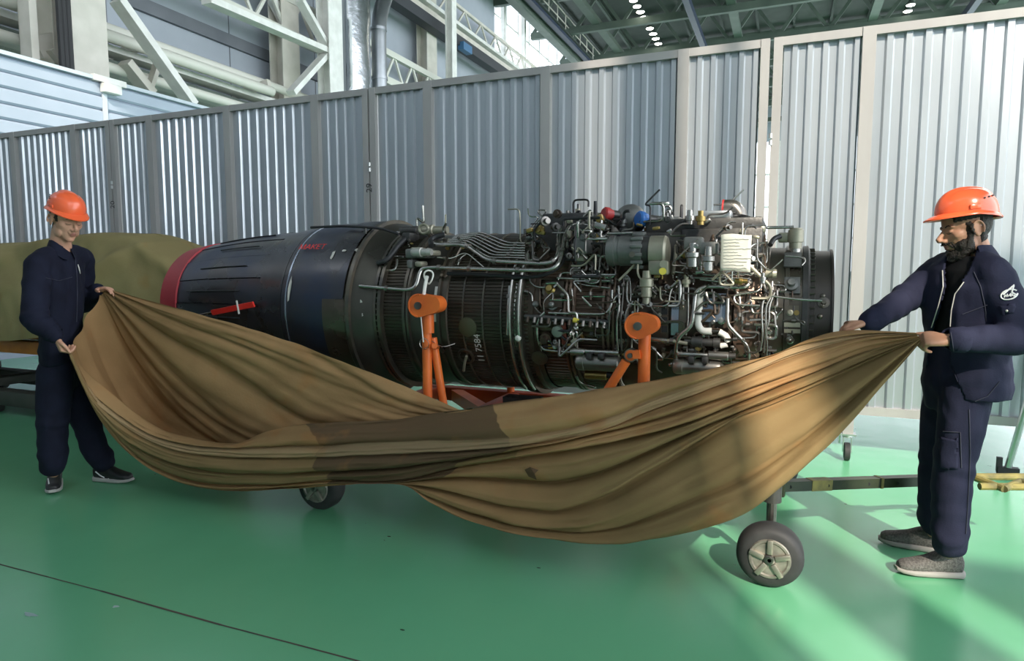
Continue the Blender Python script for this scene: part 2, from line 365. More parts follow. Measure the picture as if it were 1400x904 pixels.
# crane walkway: dark beam with pale rail, lattice above
wk = empty('crane_walkway', (-15, 20, 10), 'crane walkway with dark underside, pale rail and lattice below the windows', 'walkway')
z = onX(610, 47, -14.8).z
MB().box((-14.8, 44, z - .02), (.5, 50, .45)).build('dark_beam', mat('dark_beam', (.035, .038, .045), .6), wk, 0)
MB().box((-15.2, 44, z + .55), (.4, 50, .42)).build('pale_rail', M_CREAM, wk, 0)
MB().box((-15.0, 44, z + .95), (.3, 50, .16)).build('top_rail', M_STEELW, wk, 0)
b = MB()
for k in range(26):
    y = 22 + 1.9 * k
    b.beam((-15.2, y, z + 1), (-15.2, y + .95, z + 2.0), .07, .09); b.beam((-15.2, y + .95, z + 2.0), (-15.2, y + 1.9, z + 1), .07, .09)
b.beam((-15.2, 20, z + 2.0), (-15.2, 70, z + 2.0), .14, .14)
b.build('lattice', M_CREAM, wk, 0)
wb = MB().box((-14.5, onX(636, 66, -14.5).y, onX(636, 66, -14.5).z), (.3, .9, .35)).build('winch_box', mat('winch_blue', (.06, .16, .30), .5), wk, 0)
# roof edge girder above the windows with walkway railing
rg = empty('roof_edge_girder', (-13, 24, 16), 'green roof edge girder with railing above the bright windows', 'girder')
z = onX(750, 45, -14.2).z
MB().box((-14.2, 50, z), (.5, 54, .5)).build('girder_beam', M_GREENL, rg, 0)
b = MB()
for k in range(22):
    y = 30 + 1.6 * k; b.beam((-13.4, y, z + .2), (-13.4, y, z + 1.3), .05, .05)
for h in (.7, 1.3): b.beam((-13.4, 26, z + h), (-13.4, 72, z + h), .05, .05)
b.build('railing', M_CREAM, rg, 0)
MB().box((-13.8, 50, z + .15), (1.2, 54, .08)).build('deck', M_GREEN, rg, 0)
# white diagonal braces (px a -> px b at X)
BR = [(160, 0, 262, 143, -13.6, .34, 'long white diagonal brace crossing the wall pipes left'),
      (282, 0, 446, 70, XB, .34, 'white diagonal brace falling from top to white column'),
      (446, 74, 398, 127, XB, .3, 'white brace rising from fence top to white column joint'),
      (410, 0, 445, 62, XB, .28, 'short steep white brace meeting the white column'),
      (372, 0, 402, 58, -15.2, .3, 'shaded cream brace behind the steep white brace'),
      (170, 85, 205, 128, -14.2, .36, 'dark cream knee brace under the cable tray'),
      (205, 118, 217, 82, -14.2, .2, 'thin cream strut beside the knee brace under tray'),
      (68, 68, 88, 92, -13.4, .16, 'thin cream strut left of the cable bundle')]
for (xa, ya, xb, yb, X, w, lab) in BR:
    tag(MB().beam(onX(xa, ya, X), onX(xb, yb, X), w * .5, w, up=(1, 0, 0)).build('brace', M_STEELW if 'white' in lab else M_CREAM, smooth=0), lab, 'brace')
for (px, X, w, lab) in ((41, -13.4, .14, 'thin cream pipe standing left of the cable bundle'), (55, -14.1, .6, 'shaded cream column behind the thin pipe far left')):
    p = onX(px, 60, X); tag(MB().box((X, p.y, 9), (.3, w, 18)).build('post', M_CREAM, smooth=0), lab, 'post')
MB_h = MB().beam(onX(47, 66, -13.6), onX(90, 56, -13.6), .25, .4); tag(MB_h.build('bracket_beam', M_CREAM, smooth=0), 'short cream bracket beam left of the cable bundle', 'beam')
for (px, X, w) in ((716, -15.85, .3), (688, -15.85, .22)):
    p = onX(px, 40, X); tag(MB().box((X, p.y, 14), (.25, w, 9)).build('window_post', M_STEELW, smooth=0), 'pale post standing in front of the bright windows, %s' % ('right one' if px > 700 else 'left one'), 'post')

# --- ribbed booth behind the fence on the left
bo = empty('ribbed_booth', (-11, 5.8, 0), 'pale blue booth with horizontal ribbed siding behind the fence', 'booth')
M_BOOTH = mat('booth_siding', (.34, .40, .48), .45, .0, col2=(.31, .37, .45), scale=1.5)
BX = -11.0; ztop = onX(140, 113, BX).z; ye = onX(292, 153, BX).y + 1.5; y0 = 5.6; pitch = .235
n = int(ztop / pitch)
prof = []
pl = MB().prism([(BX, y0, 0), (BX + .035, y0, .03), (BX + .035, y0, pitch - .045), (BX + .0, y0, pitch - .01)], (0, ye - y0, 0)).build('siding_plank', M_BOOTH, bo, 0)
pl.location = (0, 0, ztop - pitch)
for k in range(1, n): inst(pl, bo, (0, 0, ztop - pitch * (k + 1)), 'siding_plank')
MB().box((BX - .06, (y0 + ye) / 2, ztop / 2), (.1, ye - y0, ztop)).build('booth_core', mat('booth_core', (.20, .24, .30), .6), bo, 0)
MB().box((BX + .02, (y0 + ye) / 2, ztop + .03), (.14, ye - y0, .06)).build('booth_cap', mat('booth_cap', (.45, .50, .55), .4), bo, 0)
yj = onX(141, 140, BX).y
MB().box((BX + .04, yj, ztop / 2), (.03, .08, ztop)).build('joint_strip', MATS['booth_cap'], bo, 0)
lp = onX(152, 122, BX + .11); fl_ = tag(empty('floodlight', lp), 'small white floodlight fixed to the ribbed booth wall', 'floodlight')
MB().box(lp, (.14, .32, .16), bev=.02).build('lamp_body', M_STEELW, fl_); MB().box(lp + V(-.05, 0, .14), (.1, .6, .1)).build('bracket', M_STEELW, fl_)

# ================================================================== FENCE
FY = 5.366
M_SHEET = mat('fence_sheet', (.54, .57, .60), .34, .75, col2=(.45, .48, .51), scale=2.2, rvar=.06, stretch=(1, 1, .25))
M_FRAME = mat('fence_frame', (.38, .37, .36), .5, .15, col2=(.32, .31, .305), scale=3, stretch=(1, 1, .3))
M_RUBBER = mat('rubber', (.022, .022, .023), .65, col2=(.04, .04, .04), scale=9)
M_ZINC = mat('zinc', (.62, .63, .62), .32, .9)
ZB, ZT = .33, 3.07
PW = .085
def sheet_mesh(w):
    # trapezoid profiled sheet, w wide
    p = .112; n = max(1, round(w / p)); p = w / n; pts = []
    for k in range(n):
        x = k * p
        pts += [(x, 0), (x + p * .47, 0), (x + p * .575, -.022), (x + p * .895, -.022)]
    pts.append((w, 0)); z0, z1 = ZB + .06, ZT - .06
    b = MB(); m = len(pts)
    b.add([(x, y, z0) for x, y in pts] + [(x, y, z1) for x, y in pts], [(i, i + 1, m + i + 1, m + i) for i in range(m - 1)])
    return b
def castor(b_parent, x, y):
    b = MB(); b.box((x, y, .27), (.07, .07, .16)); b.build('castor_post', M_FRAME, b_parent, 0)
    b = MB(); b.box((x, y, .19), (.11, .09, .012)); b.cyl((x, y, .165), (x, y, .185), .035); b.box((x - .026, y - .02, .115), (.006, .05, .11)); b.box((x + .026, y - .02, .115), (.006, .05, .11)); b.box((x - .05, y + .02, .16), (.012, .05, .09)); b.build('castor_fork', M_ZINC, b_parent)
    b = MB(); b.turned((x - .02, y - .03, .065), (1, 0, 0), [(0, .055), (.004, .065), (.036, .065), (.04, .055)], 20); b.build('castor_wheel', M_RUBBER, b_parent)
OFF = [0, .62, 1.745, 2.87, 3.49]
NAMES_F = ['leftmost fence section behind the covered engine, ribbed grey steel', 'ribbed grey steel fence section behind the nozzle half of the engine', 'ribbed grey steel fence section behind the pipe covered half of the engine', 'sunlit ribbed steel fence section behind the bearded man']
for s_i, x0 in enumerate((-10.66, -7.16, -3.655, -.14)):
    fe = empty('fence_section', (x0, FY, 0), NAMES_F[s_i], 'fence', 'ribbed steel fence sections on castors')
    for z in (ZT - .03, ZB + .03): MB().box((x0 + 1.745, FY, z), (3.48, .06, .06)).build('fence_rail', M_FRAME, fe, 0)
    for k, o in enumerate(OFF):
        xx = x0 + o + (.032 if k == 0 else -.032 if k == 4 else 0)
        w = .062 if k in (0, 4) else PW
        MB().box((xx, FY - .004, (ZB + ZT) / 2), (w, .066, ZT - ZB - .002)).build('fence_post', M_FRAME, fe, 0)
        MB().box((xx, FY + .05, (ZB + ZT) / 2), (w * .5, .05, ZT - ZB - .1)).build('fence_stiffener', M_FRAME, fe, 0)
    for k in range(4):
        a = x0 + OFF[k] + (.07 if k == 0 else .045); c = x0 + OFF[k + 1] - (.07 if k == 3 else .045)
        o = sheet_mesh(c - a); o.v = [(v[0] + a, v[1] + FY + .012, v[2]) for v in o.v]; sh = o.build('ribbed_sheet', M_SHEET, fe, 0)
        sm = sh.modifiers.new('t', 'SOLIDIFY'); sm.thickness = .002
    for o in (.66, 2.87): castor(fe, x0 + o - .06, FY - .06)
    for z in (.62, 2.3):     # hinge between sections
        for dz in (0, .05): MB().cyl((x0, FY - .045, z + dz), (x0, FY - .045, z + dz + .035), .012, seg=10).build('hinge', M_ZINC, fe)
# outrigger legs
def outrigger(px0, py0, px1, py1, lab):
    a = onY(px0, py0, FY - .14); c = onZ(px1, py1, .05)
    e = empty('outrigger_leg', (c.x, c.y, 0), lab, 'support leg')
    MB().tube([a, c], .022, 10).build('leg_tube', M_ZINC, e)
    MB().box(c + V(0, 0, -.02), (.12, .05, .05)).box(c + V(-.05, .0, .02), (.03, .03, .1)).build('leg_foot', M_RUBBER, e, 0)
    MB().cyl(c + V(0, 0, -.045), c + V(.22, .02, -.04), .012).build('leg_pin', M_ZINC, e)
outrigger(1425, 480, 1378, 640, 'slanted silver support leg with dark foot at right edge')
outrigger(568, 470, 548, 531, 'grey slanted support leg seen under the engine')
# painted marks on posts
def text_mesh(body, size, name, m, parent, M, ext=.0006):
    cu = bpy.data.curves.new('t', 'FONT'); cu.body = body; cu.size = size; cu.extrude = ext; cu.align_x = 'CENTER'; cu.align_y = 'CENTER'
    to = bpy.data.objects.new('t', cu); COL.objects.link(to); dg = bpy.context.evaluated_depsgraph_get(); dg.update()
    me = bpy.data.meshes.new_from_object(to.evaluated_get(dg)); bpy.data.objects.remove(to)
    me.name = name; me.materials.clear(); me.materials.append(m); me.transform(M)
    o = bpy.data.objects.new(name, me); COL.objects.link(o)
    if parent is not None:
        off = Vector((0, 0, 0)); q = parent
        while q is not None: off += q.location; q = q.parent
        me.transform(Matrix.Translation(-off)); o.parent = parent
    return o
M_INK = mat('ink', (.03, .03, .035), .7)
fsec = [o for o in COL.objects if o.name.startswith('fence_section')]
for px, py, t, k in ((505, 257, '29', 1), (154, 280, '20', 0)):
    p = onY(px, py, FY - .04)
    text_mesh(t, .09, 'painted_number', M_INK, fsec[k], Matrix.Translation(p) @ Matrix.Rotation(math.pi / 2, 4, 'Z') @ Matrix.Rotation(math.pi / 2, 4, 'X') if False else Matrix.Translation(p) @ Matrix.Rotation(math.pi / 2, 4, 'X') @ Matrix.Rotation(math.pi / 2, 4, 'Z'))
# ================================================================== ENGINE
AY, AZ = 3.70, 1.14
RE = random.Random(11)
M_TI = mat('burnt_titanium', (.085, .082, .085), .36, .75, col2=(.05, .062, .105), scale=2.6, lo=.42, hi=.68, rvar=.1, bump=.05, bscale=12)
M_TI2 = mat('dark_titanium', (.075, .068, .06), .36, .75, col2=(.11, .10, .085), scale=4, rvar=.1, bump=.05, bscale=14)
M_BAND = mat('bronze_band', (.16, .13, .10), .32, .85, col2=(.11, .095, .08), scale=5, rvar=.08)
M_RIB = mat('ribbed_duct', (.10, .082, .062), .36, .8, col2=(.065, .055, .045), scale=5, rvar=.08)
M_RIB2 = mat('ribbed_copper', (.16, .10, .07), .34, .8, col2=(.09, .065, .05), scale=4, rvar=.08)
M_FL = mat('flange_steel', (.13, .12, .11), .33, .85, col2=(.20, .17, .13), scale=9)
M_COP = mat('copper_panel', (.30, .20, .15), .32, .8, col2=(.20, .14, .11), scale=6)
M_BLU = mat('bluish_panel', (.38, .42, .48), .25, .85, col2=(.28, .32, .40), scale=5)
M_LT = mat('light_casting', (.42, .39, .30), .42, .55, col2=(.30, .28, .22), scale=9)
M_STE = mat('pipe_steel', (.52, .50, .47), .27, .95, col2=(.40, .38, .35), scale=20)
M_STD = mat('pipe_dark', (.24, .22, .20), .32, .9, col2=(.15, .14, .13), scale=20)
M_BLK = mat('black_hose', (.018, .018, .02), .5)
M_BRS = mat('brass', (.40, .28, .10), .35, .9)
M_BRN = mat('oily_brown', (.055, .04, .03), .4, .5, col2=(.10, .07, .05), scale=9)
M_GRYC = mat('grey_casting', (.22, .22, .21), .45, .5, col2=(.14, .14, .135), scale=9, bump=.08, bscale=40)
M_DKC = mat('dark_casting', (.045, .045, .045), .42, .5, col2=(.09, .085, .08), scale=8, bump=.08, bscale=40)
M_RED = mat('red_cover', (.42, .018, .03), .5, col2=(.34, .014, .025), scale=4)
M_REDF = mat('red_flag', (.80, .03, .02), .5)
M_WHT = mat('white_tape', (.75, .73, .68), .5)
M_YEL = mat('yellow_tag', (.75, .60, .08), .5)
M_CHALK = mat('chalk', (.55, .52, .48), .9)
M_ORG = mat('stand_orange', (.80, .17, .03), .38, col2=(.70, .13, .025), scale=8)
M_ORGR = mat('cart_redorange', (.45, .07, .02), .45, col2=(.35, .05, .018), scale=6)
def E(X, r, th):
    a = math.radians(th); return Vector((X, AY - r * math.cos(a), AZ + r * math.sin(a)))
def eng(px, py, r):
    d = ray(px, py); oy, oz = -AY, CAM_H - AZ
    a = d.y * d.y + d.z * d.z; bq = 2 * (oy * d.y + oz * d.z); c = oy * oy + oz * oz - r * r
    D = bq * bq - 4 * a * c
    t = (-bq - math.sqrt(D)) / (2 * a) if D > 0 else -bq / (2 * a)
    return CAM + d * t
def Xn(px, r): return onY(px, 430, AY - r).x
EN = empty('jet_engine', (-2.0, AY, .68), 'long dark jet engine covered in pipes, nozzle at left, on an orange stand', 'jet engine')
def drum(name, prof, m, seg=72, parent=EN):
    b = MB(); vs = []; n = len(prof)
    for (X, r) in prof:
        for k in range(seg): vs.append(E(X, r, 360 * k / seg))
    b.add(vs, [(i * seg + k, i * seg + (k + 1) % seg, (i + 1) * seg + (k + 1) % seg, (i + 1) * seg + k) for i in range(n - 1) for k in range(seg)])
    return b.build(name, m, parent, 30)
def ribbed(name, Xa, Xb, r, n, m, h=.006):
    b = MB(); vs = []
    for X in (Xa, Xb):
        for k in range(n):
            a = 360 / n
            for f, rr in ((0, r - h), (.16, r), (.62, r), (.78, r - h)): vs.append(E(X, rr, a * (k + f)))
    N_ = n * 4; b.add(vs, [(k, (k + 1) % N_, N_ + (k + 1) % N_, N_ + k) for k in range(N_)])
    return b.build(name, m, EN, 0)
def bolts(X, r, n, axis=1, size=.006, t0=-95, t1=130):
    b = MB()
    for k in range(n):
        th = t0 + (t1 - t0) * k / n; p = E(X, r, th); b.cyl(p - V(.012, 0, 0), p + V(.012, 0, 0), size, seg=6)
    o = b.build('flange_bolts', M_FL, EN); o['kind'] = 'stuff'; return o
# --- nozzle
xr0, xr1 = Xn(219, .415), Xn(241, .43)
b = MB(); drum('nozzle_cover', [(xr0 + .02, .02), (xr0, .36), (xr0 - .0, .412), (xr1, .437), (xr1 + .004, .425)], M_RED)
xp1 = Xn(353, .50)
drum('nozzle_liner', [(xr1 - .05, .405), (xr1 + .3, .45), (xp1, .487)], M_BLK)
npet = 18
for k in range(npet):
    a0 = 360 / npet * k + 3; b = MB(); vs = []; nx, na = 8, 6
    for j in range(2):
        for i in range(nx + 1):
            t = i / nx; X = xr1 + (xp1 - xr1) * t; r = .425 + .075 * t + .014 * math.sin(math.pi * t) - (.0 if j == 0 else .012) + (.004 if k % 2 else 0)
            for q in range(na + 1): vs.append(E(X, r, a0 + .35 + (360 / npet - .7) * q / na))
    m_ = na + 1; o_ = (nx + 1) * m_; fs = []
    for j in range(2):
        for i in range(nx):
            for q in range(na): fs.append((j * o_ + i * m_ + q, j * o_ + i * m_ + q + 1, j * o_ + (i + 1) * m_ + q + 1, j * o_ + (i + 1) * m_ + q))
    for i in range(nx):
        for q in (0, na): fs.append((i * m_ + q, (i + 1) * m_ + q, o_ + (i + 1) * m_ + q, o_ + i * m_ + q))
    b.add(vs, fs).build('nozzle_petal', M_TI, EN, 30)
    th = a0 + 360 / npet * .5   # raised seam on the petal
    MB().tube([E(xr1 + (xp1 - xr1) * t, .433 + .075 * t + .014 * math.sin(math.pi * t), th) for t in np.linspace(.15 + .1 * (k % 3), .8, 7)], .004, 6).build('petal_seam', M_BLK, EN)
# --- afterburner casing
x2, x3, x4, x5 = Xn(384, .53), Xn(441, .55), Xn(474, .55), Xn(511, .49)
drum('nozzle_ring', [(xp1 - .01, .49), (xp1, .507), (xp1 + .05, .51), (xp1 + .055, .518), (x2 - .02, .53), (x2, .536)], M_TI)
drum('afterburner_casing', [(x2, .53), (x2 + .006, .538), (x2 + .08, .545), (x2 + .1, .549), (x3, .553)], M_TI)
drum('casing_bead', [(x2 + .038, .53), (x2 + .042, .5455), (x2 + .050, .5455), (x2 + .054, .53)], M_BLU)
drum('casing_band', [(x3 - .003, .548), (x3, .557), (x4 - .02, .552), (x4 - .012, .557), (x4, .553), (x4 + .002, .54)], M_BAND)
b = MB()
# upper half of that band is plain dark sheet
vs = []
for X in (x3 - .001, x4 - .022):
    for q in range(25): vs.append(E(X, .561, 8 + 90 * q / 24))
b.add(vs, [(q, q + 1, 26 + q, 25 + q) for q in range(24)]).build('casing_patch', M_TI, EN)
drum('casing_flange', [(x4 - .002, .54), (x4, .566), (x4 + .022, .566), (x4 + .024, .54)], M_FL); bolts(x4 + .011, .560, 66)
drum('diffuser_casing', [(x4 + .02, .545), (x4 + .06, .54), (x5, .492)], M_TI2)
drum('casing_flange', [(x5 - .002, .48), (x5, .503), (x5 + .018, .503), (x5 + .019, .485), (x5 + .03, .485), (x5 + .031, .506), (x5 + .052, .506), (x5 + .054, .47)], M_FL); bolts(x5 + .02, .497, 60)
# --- bypass duct
x6, x7, x8, x9, x10 = Xn(524, .475), Xn(551, .465), Xn(560, .46), Xn(598, .455), Xn(612, .455)
drum('duct_ring', [(x5 + .05, .478), (x6, .475)], M_BRN)
ribbed('ribbed_duct', x6, x7, .474, 150, M_RIB)
drum('duct_ring', [(x7, .47), (x7 + .002, .484), (x7 + .02, .484), (x7 + .022, .472), (x8 - .015, .472), (x8 - .014, .482), (x8, .482), (x8 + .002, .46)], M_FL)
drum('mount_ring', [(x8, .462), (x9, .458)], M_TI2)
drum('duct_flange', [(x9, .455), (x9 + .002, .475), (x9 + .018, .475), (x9 + .02, .463), (x9 + .035, .463), (x9 + .037, .471), (x10 - .005, .471), (x10, .46)], M_BAND)
x11 = Xn(697, .46)
ribbed('ribbed_duct', x10, x11, .462, 150, M_RIB)
for px in (631, 658, 683):
    X = Xn(px, .465); drum('duct_band', [(X, .458), (X + .001, .468), (X + .009, .468), (X + .010, .458)], M_FL)
x12, x13 = Xn(713, .48), Xn(737, .44)
drum('main_flange', [(x11, .455), (x11 + .002, .484), (x11 + .022, .486), (x11 + .024, .468), (x11 + .045, .468), (x11 + .047, .488), (x12, .488), (x12 + .002, .44)], M_FL); bolts(x11 + .034, .476, 80, size=.005)
for dx in (.012, x12 - x11 - .012):
    MB().tube([E(x11 + dx, .492, t) for t in np.linspace(-60, 45, 30)], .008, 8).build('ring_pipe', M_STE, EN)
drum('compressor_ring', [(x12, .452), (x12 + .03, .456), (x13 - .03, .456), (x13 - .028, .446), (x13, .446)], M_BRN); bolts(x12 + .012, .458, 80, size=.005)
x14 = Xn(836, .43)
ribbed('compressor_casing', x13, x14, .438, 118, M_RIB2, .005)
for px in (770, 776, 782, 822, 829, 836):
    X = Xn(px, .445); drum('casing_rib', [(X, .43), (X + .002, .449), (X + .014, .449), (X + .016, .43)], M_COP)
x15, x16, x17, x18 = Xn(1000, .40), Xn(1040, .375), Xn(1071, .36), Xn(1096, .35)
drum('front_casing', [(x14, .425), (x14 + .1, .41), (x15, .40), (x15 + .01, .385), (x16, .378)], M_BRN)
drum('copper_casing', [(Xn(1003, .405), .404), (Xn(1018, .402), .402), (Xn(1018.6, .402), .398), (Xn(1019.4, .402), .398), (Xn(1020, .402), .402), (Xn(1040, .39), .392)], M_COP)
drum('fan_casing', [(x16, .37), (x16 + .01, .385), (x16 + .025, .385), (x16 + .03, .362), (x17, .362), (x17 + .003, .372), (x17 + .02, .372), (x17 + .022, .36), (x18, .357)], M_FL)
drum('fan_band', [(Xn(1073, .36), .363), (Xn(1094, .355), .360)], M_BAND)
x19, x20, x21 = Xn(1107, .35), Xn(1113, .35), Xn(1140, .35)
drum('inlet_flange', [(x18, .34), (x18 + .001, .37), (x19 - .01, .37), (x19, .352)], M_DKC)
drum('inlet_duct', [(x19, .348), (x20, .349), (x20 + .002, .345), (x21 - .012, .343), (x21 - .01, .352), (x21, .352), (x21 + .001, .33), (x21 - .05, .322), (x20 - .2, .31), (x20 - .25, .02)], mat('inlet_sheet', (.10, .085, .075), .38, .7, col2=(.07, .062, .058), scale=4))
bolts(x20 - .01, .353, 40, size=.004)
for px, py in ((1125, 405), (1124, 418), (1121, 433)): MB().ell(eng(px, py, .346), (.012, .008, .012)).build('inlet_stud', M_FL, EN)
# bluish panels, copper plates, light panel with windows
def patch(name, px0, px1, py0, py1, r, m, th=.008, na=8):
    # curved plate lying on the casing between two stations and two angles
    pm = .5 * (px0 + px1); a = []
    for py in (py0, py1):
        p = eng(pm, py, r); a.append(math.degrees(math.atan2(p.z - AZ, AY - p.y)))
    Xa, Xb = eng(px0, .5 * (py0 + py1), r).x, eng(px1, .5 * (py0 + py1), r).x
    vs = []
    for rr in (r, r + th):
        for X in (Xa, Xb):
            for q in range(na + 1): vs.append(E(X, rr, a[0] + (a[1] - a[0]) * q / na))
    n = na + 1; fs = []
    for q in range(na):
        fs += [(q, q + 1, n + q + 1, n + q), (2 * n + q, 2 * n + q + 1, 3 * n + q + 1, 3 * n + q), (q, q + 1, 2 * n + q + 1, 2 * n + q), (n + q, n + q + 1, 3 * n + q + 1, 3 * n + q)]
    fs += [(0, n, 3 * n, 2 * n), (na, n + na, 3 * n + na, 2 * n + na)]
    return MB().add(vs, fs).build(name, m, EN, 30)
patch('access_panel', 961, 977, 402, 440, .415, M_BLU); patch('access_panel', 977.6, 993, 402, 440, .415, M_BLU)
patch('access_panel', 918, 928, 412, 458, .42, M_BLU); patch('access_panel', 928.6, 939, 412, 462, .42, M_FL)
patch('window_panel', 893, 914, 417, 462, .425, M_BAND); 
for py in (426, 438, 450):
    q = patch('panel_window', 904.5, 912.5, py - 4.2, py + 4.2, .434, M_BLK, .004); patch('window_rim', 903.3, 904.3, py - 4.8, py + 4.8, .434, M_FL, .007); patch('window_rim', 912.6, 913.6, py - 4.8, py + 4.8, .434, M_FL, .007)
patch('access_panel', 1072, 1094, 441, 447, .365, M_LT); patch('access_panel', 1072, 1094, 450, 455, .365, M_LT); patch('access_panel', 1072, 1094, 380, 402, .365, M_GRYC); patch('access_panel', 1074, 1092, 418, 438, .365, M_FL)
patch('access_panel', 1072, 1096, 347, 366, .372, M_GRYC)
patch('copper_plate', 893, 918, 395, 415, .42, M_BRN); patch('copper_plate', 745, 770, 385, 420, .449, M_BRN, .01)
patch('oval_plate', 786, 796, 449, 466, .444, M_BAND, .012); patch('oval_plate', 788.5, 793.5, 452, 463, .455, M_BRN, .004)
patch('red_plate', 768, 775, 441, 470, .452, mat('red_brown', (.22, .05, .03), .5), .01)
# --- pipes traced from the photograph: points (px, py) lie on a shell of radius R around the axis
def pipe(pts, R, r, m=None, name='pipe', bend=.035, seg=8, clamps=()):
    P = [eng(p[0], p[1], p[2] if len(p) > 2 else R) for p in pts]
    o = MB().tube(smooth_path(P, bend), r, seg).build(name, m or M_STE, EN, 50)
    for i, t in clamps:
        a, c = P[i], P[i + 1]; q = a.lerp(c, t); d = (c - a).normalized() * .009
        MB().cyl(q - d, q + d, r + .006, seg=8).build('pipe_clamp', M_STD, EN)
    return o
pipe([(588, 331), (594, 334.5), (637, 334.5), (668, 357), (752, 361), (764, 350), (764, 318), (770, 309)], .53, .013, clamps=((2, .1), (3, .1), (4, .35), (5, .4)), bend=.06)
pipe([(492, 391), (560, 397), (570, 391), (575, 368), (585, 365.5), (690, 369), (752, 370), (766, 360), (773, 318), (781, 307), (800, 307), (815, 312), (834, 314)], .54, .0115, clamps=((0, .55), (4, .15), (4, .55), (5, .3), (7, .4), (9, .9)), bend=.06)
for k in range(7):
    pipe([(612 + 2 * k, 331 - 1.5 * k), (634 + 4.2 * k, 331 - 2.2 * k), (668 + 4.5 * k, 352 - 3.3 * k), (718, 353 - 3.4 * k)], .515, .0055, clamps=((2, .5),) if k % 2 else ())
for pts, r, m in [
    ([(1040, 369), (1048, 404), (1074, 407.5), (1097, 410), (1124, 411)], .006, M_STE),
    ([(1030, 320), (1043, 321), (1044, 331), (1043, 365)], .007, M_STE),
    ([(1048, 331), (1048, 359), (1041, 363), (1041, 398), (1005, 403), (1003, 408), (1007, 417), (1039, 418)], .006, M_STE),
    ([(920, 372), (968, 376), (987, 377), (996, 370)], .006, M_STE),
    ([(924, 379), (985, 381), (993, 373), (1000, 369)], .006, M_STE),
    ([(957, 382), (990, 386), (1000, 374), (1031, 375), (1035, 368), (1033, 341)], .006, M_STE),
    ([(1024, 382), (1023, 391), (1013, 393), (963, 392), (951, 398), (948, 428), (945, 447), (928, 460), (924, 473), (924, 490)], .0115, M_STE),
    ([(995, 408), (994, 443), (1004, 454), (1019, 469), (1024, 480), (1024, 500)], .0095, M_STE),
    ([(745, 427), (735, 436), (734, 458), (739, 477), (756, 480), (785, 482)], .0075, M_STE),
    ([(750, 428), (828, 430), (836, 419), (837, 397)], .0075, M_STE),
    ([(846, 391), (847, 420), (843, 440), (844, 473), (846, 490)], .0065, M_STE),
    ([(853, 375), (852, 405), (848, 440), (850, 480)], .005, M_STD),
    ([(832, 450), (834, 420), (842, 405), (850, 402)], .005, M_STE),
    ([(858, 385), (857, 405), (859, 416), (914, 419), (916, 400), (921, 390)], .0055, M_STE),
    ([(861, 380), (863, 400), (862, 412)], .004, M_STE),
    ([(866, 412), (856, 424), (854, 445), (866, 465), (872, 470)], .005, M_STE),
    ([(903, 392), (915, 394), (925, 402)], .0045, M_STE), ([(901, 402), (912, 403), (922, 408)], .0045, M_STE),
    ([(941, 388), (941, 440), (938, 458)], .005, M_STE), ([(920, 416), (924, 411), (938, 411)], .004, M_STE),
    ([(762, 380), (834, 384)], .006, M_STE), ([(763, 383), (768, 372), (834, 379)], .005, M_STE),
    ([(786, 363), (787, 385), (793, 389), (834, 394)], .005, M_STE),
    ([(790, 340), (791, 352), (790, 372), (796, 377), (808, 375), (815, 367), (817, 348), (822, 345)], .008, M_STE),
    ([(826, 358), (823, 375), (818, 386), (810, 388), (790, 383)], .0065, M_STE),
    ([(784, 330), (784, 350), (793, 360), (800, 357), (802, 335)], .004, M_STE),
    ([(809, 325), (805, 334), (812, 336), (819, 328), (820, 320)], .004, M_STE),
    ([(1053, 397), (1043, 410), (1041, 430), (1043, 460), (1039, 480)], .005, M_STE),
    ([(1056, 385), (1055, 405), (1047, 418), (1047, 455), (1044, 482)], .0045, M_STE),
    ([(1059, 400), (1051, 420), (1052, 440), (1046, 452), (1049, 470), (1048, 486)], .0045, M_STE),
    ([(1074, 350), (1099, 352), (1101, 358), (1096, 363)], .005, M_STE),
    ([(700, 375), (724, 376), (724, 384), (730, 391), (738, 393), (745, 393)], .005, M_STE),
    ([(714, 398), (727, 400), (728, 412)], .005, M_STE), ([(728, 415), (734, 425), (742, 430)], .004, M_STD),
    ([(494, 328), (503, 334), (530, 335), (552, 336)], .005, M_STE), ([(500, 318), (512, 326), (545, 330)], .005, M_STD), ([(516, 316), (520, 324), (550, 328)], .004, M_STE),
    ([(519, 370), (540, 370), (543, 363), (543, 355)], .009, M_STE), ([(532, 345), (535, 351), (553, 352)], .009, M_STE),
    ([(560, 337), (557, 332), (560, 326)], .004, M_WHT), ([(598, 352), (618, 354), (632, 346), (640, 347), (662, 366)], .003, M_WHT), ([(626, 362), (630, 352), (637, 348)], .003, M_WHT),
    ([(697, 391), (695, 420), (694, 458)], .010, M_STE), ([(707, 388), (703, 420), (705, 470), (716, 515)], .009, M_STE),
    ([(875, 462), (912, 466)], .013, M_STE), ([(912, 466), (924, 467), (940, 470)], .010, M_LT),
    ([(788, 514), (793, 524), (815, 530)], .007, M_STE), ([(890, 474), (898, 480), (897, 505), (905, 510)], .005, M_STD),
    ([(868, 466), (880, 464), (888, 455)], .004, M_STE), ([(700, 420), (716, 418)], .004, M_STD),
]: pipe(pts, .47 if pts[0][0] < 900 else .455, r, m, clamps=((0, .5),) if RE.random() < .5 else ())
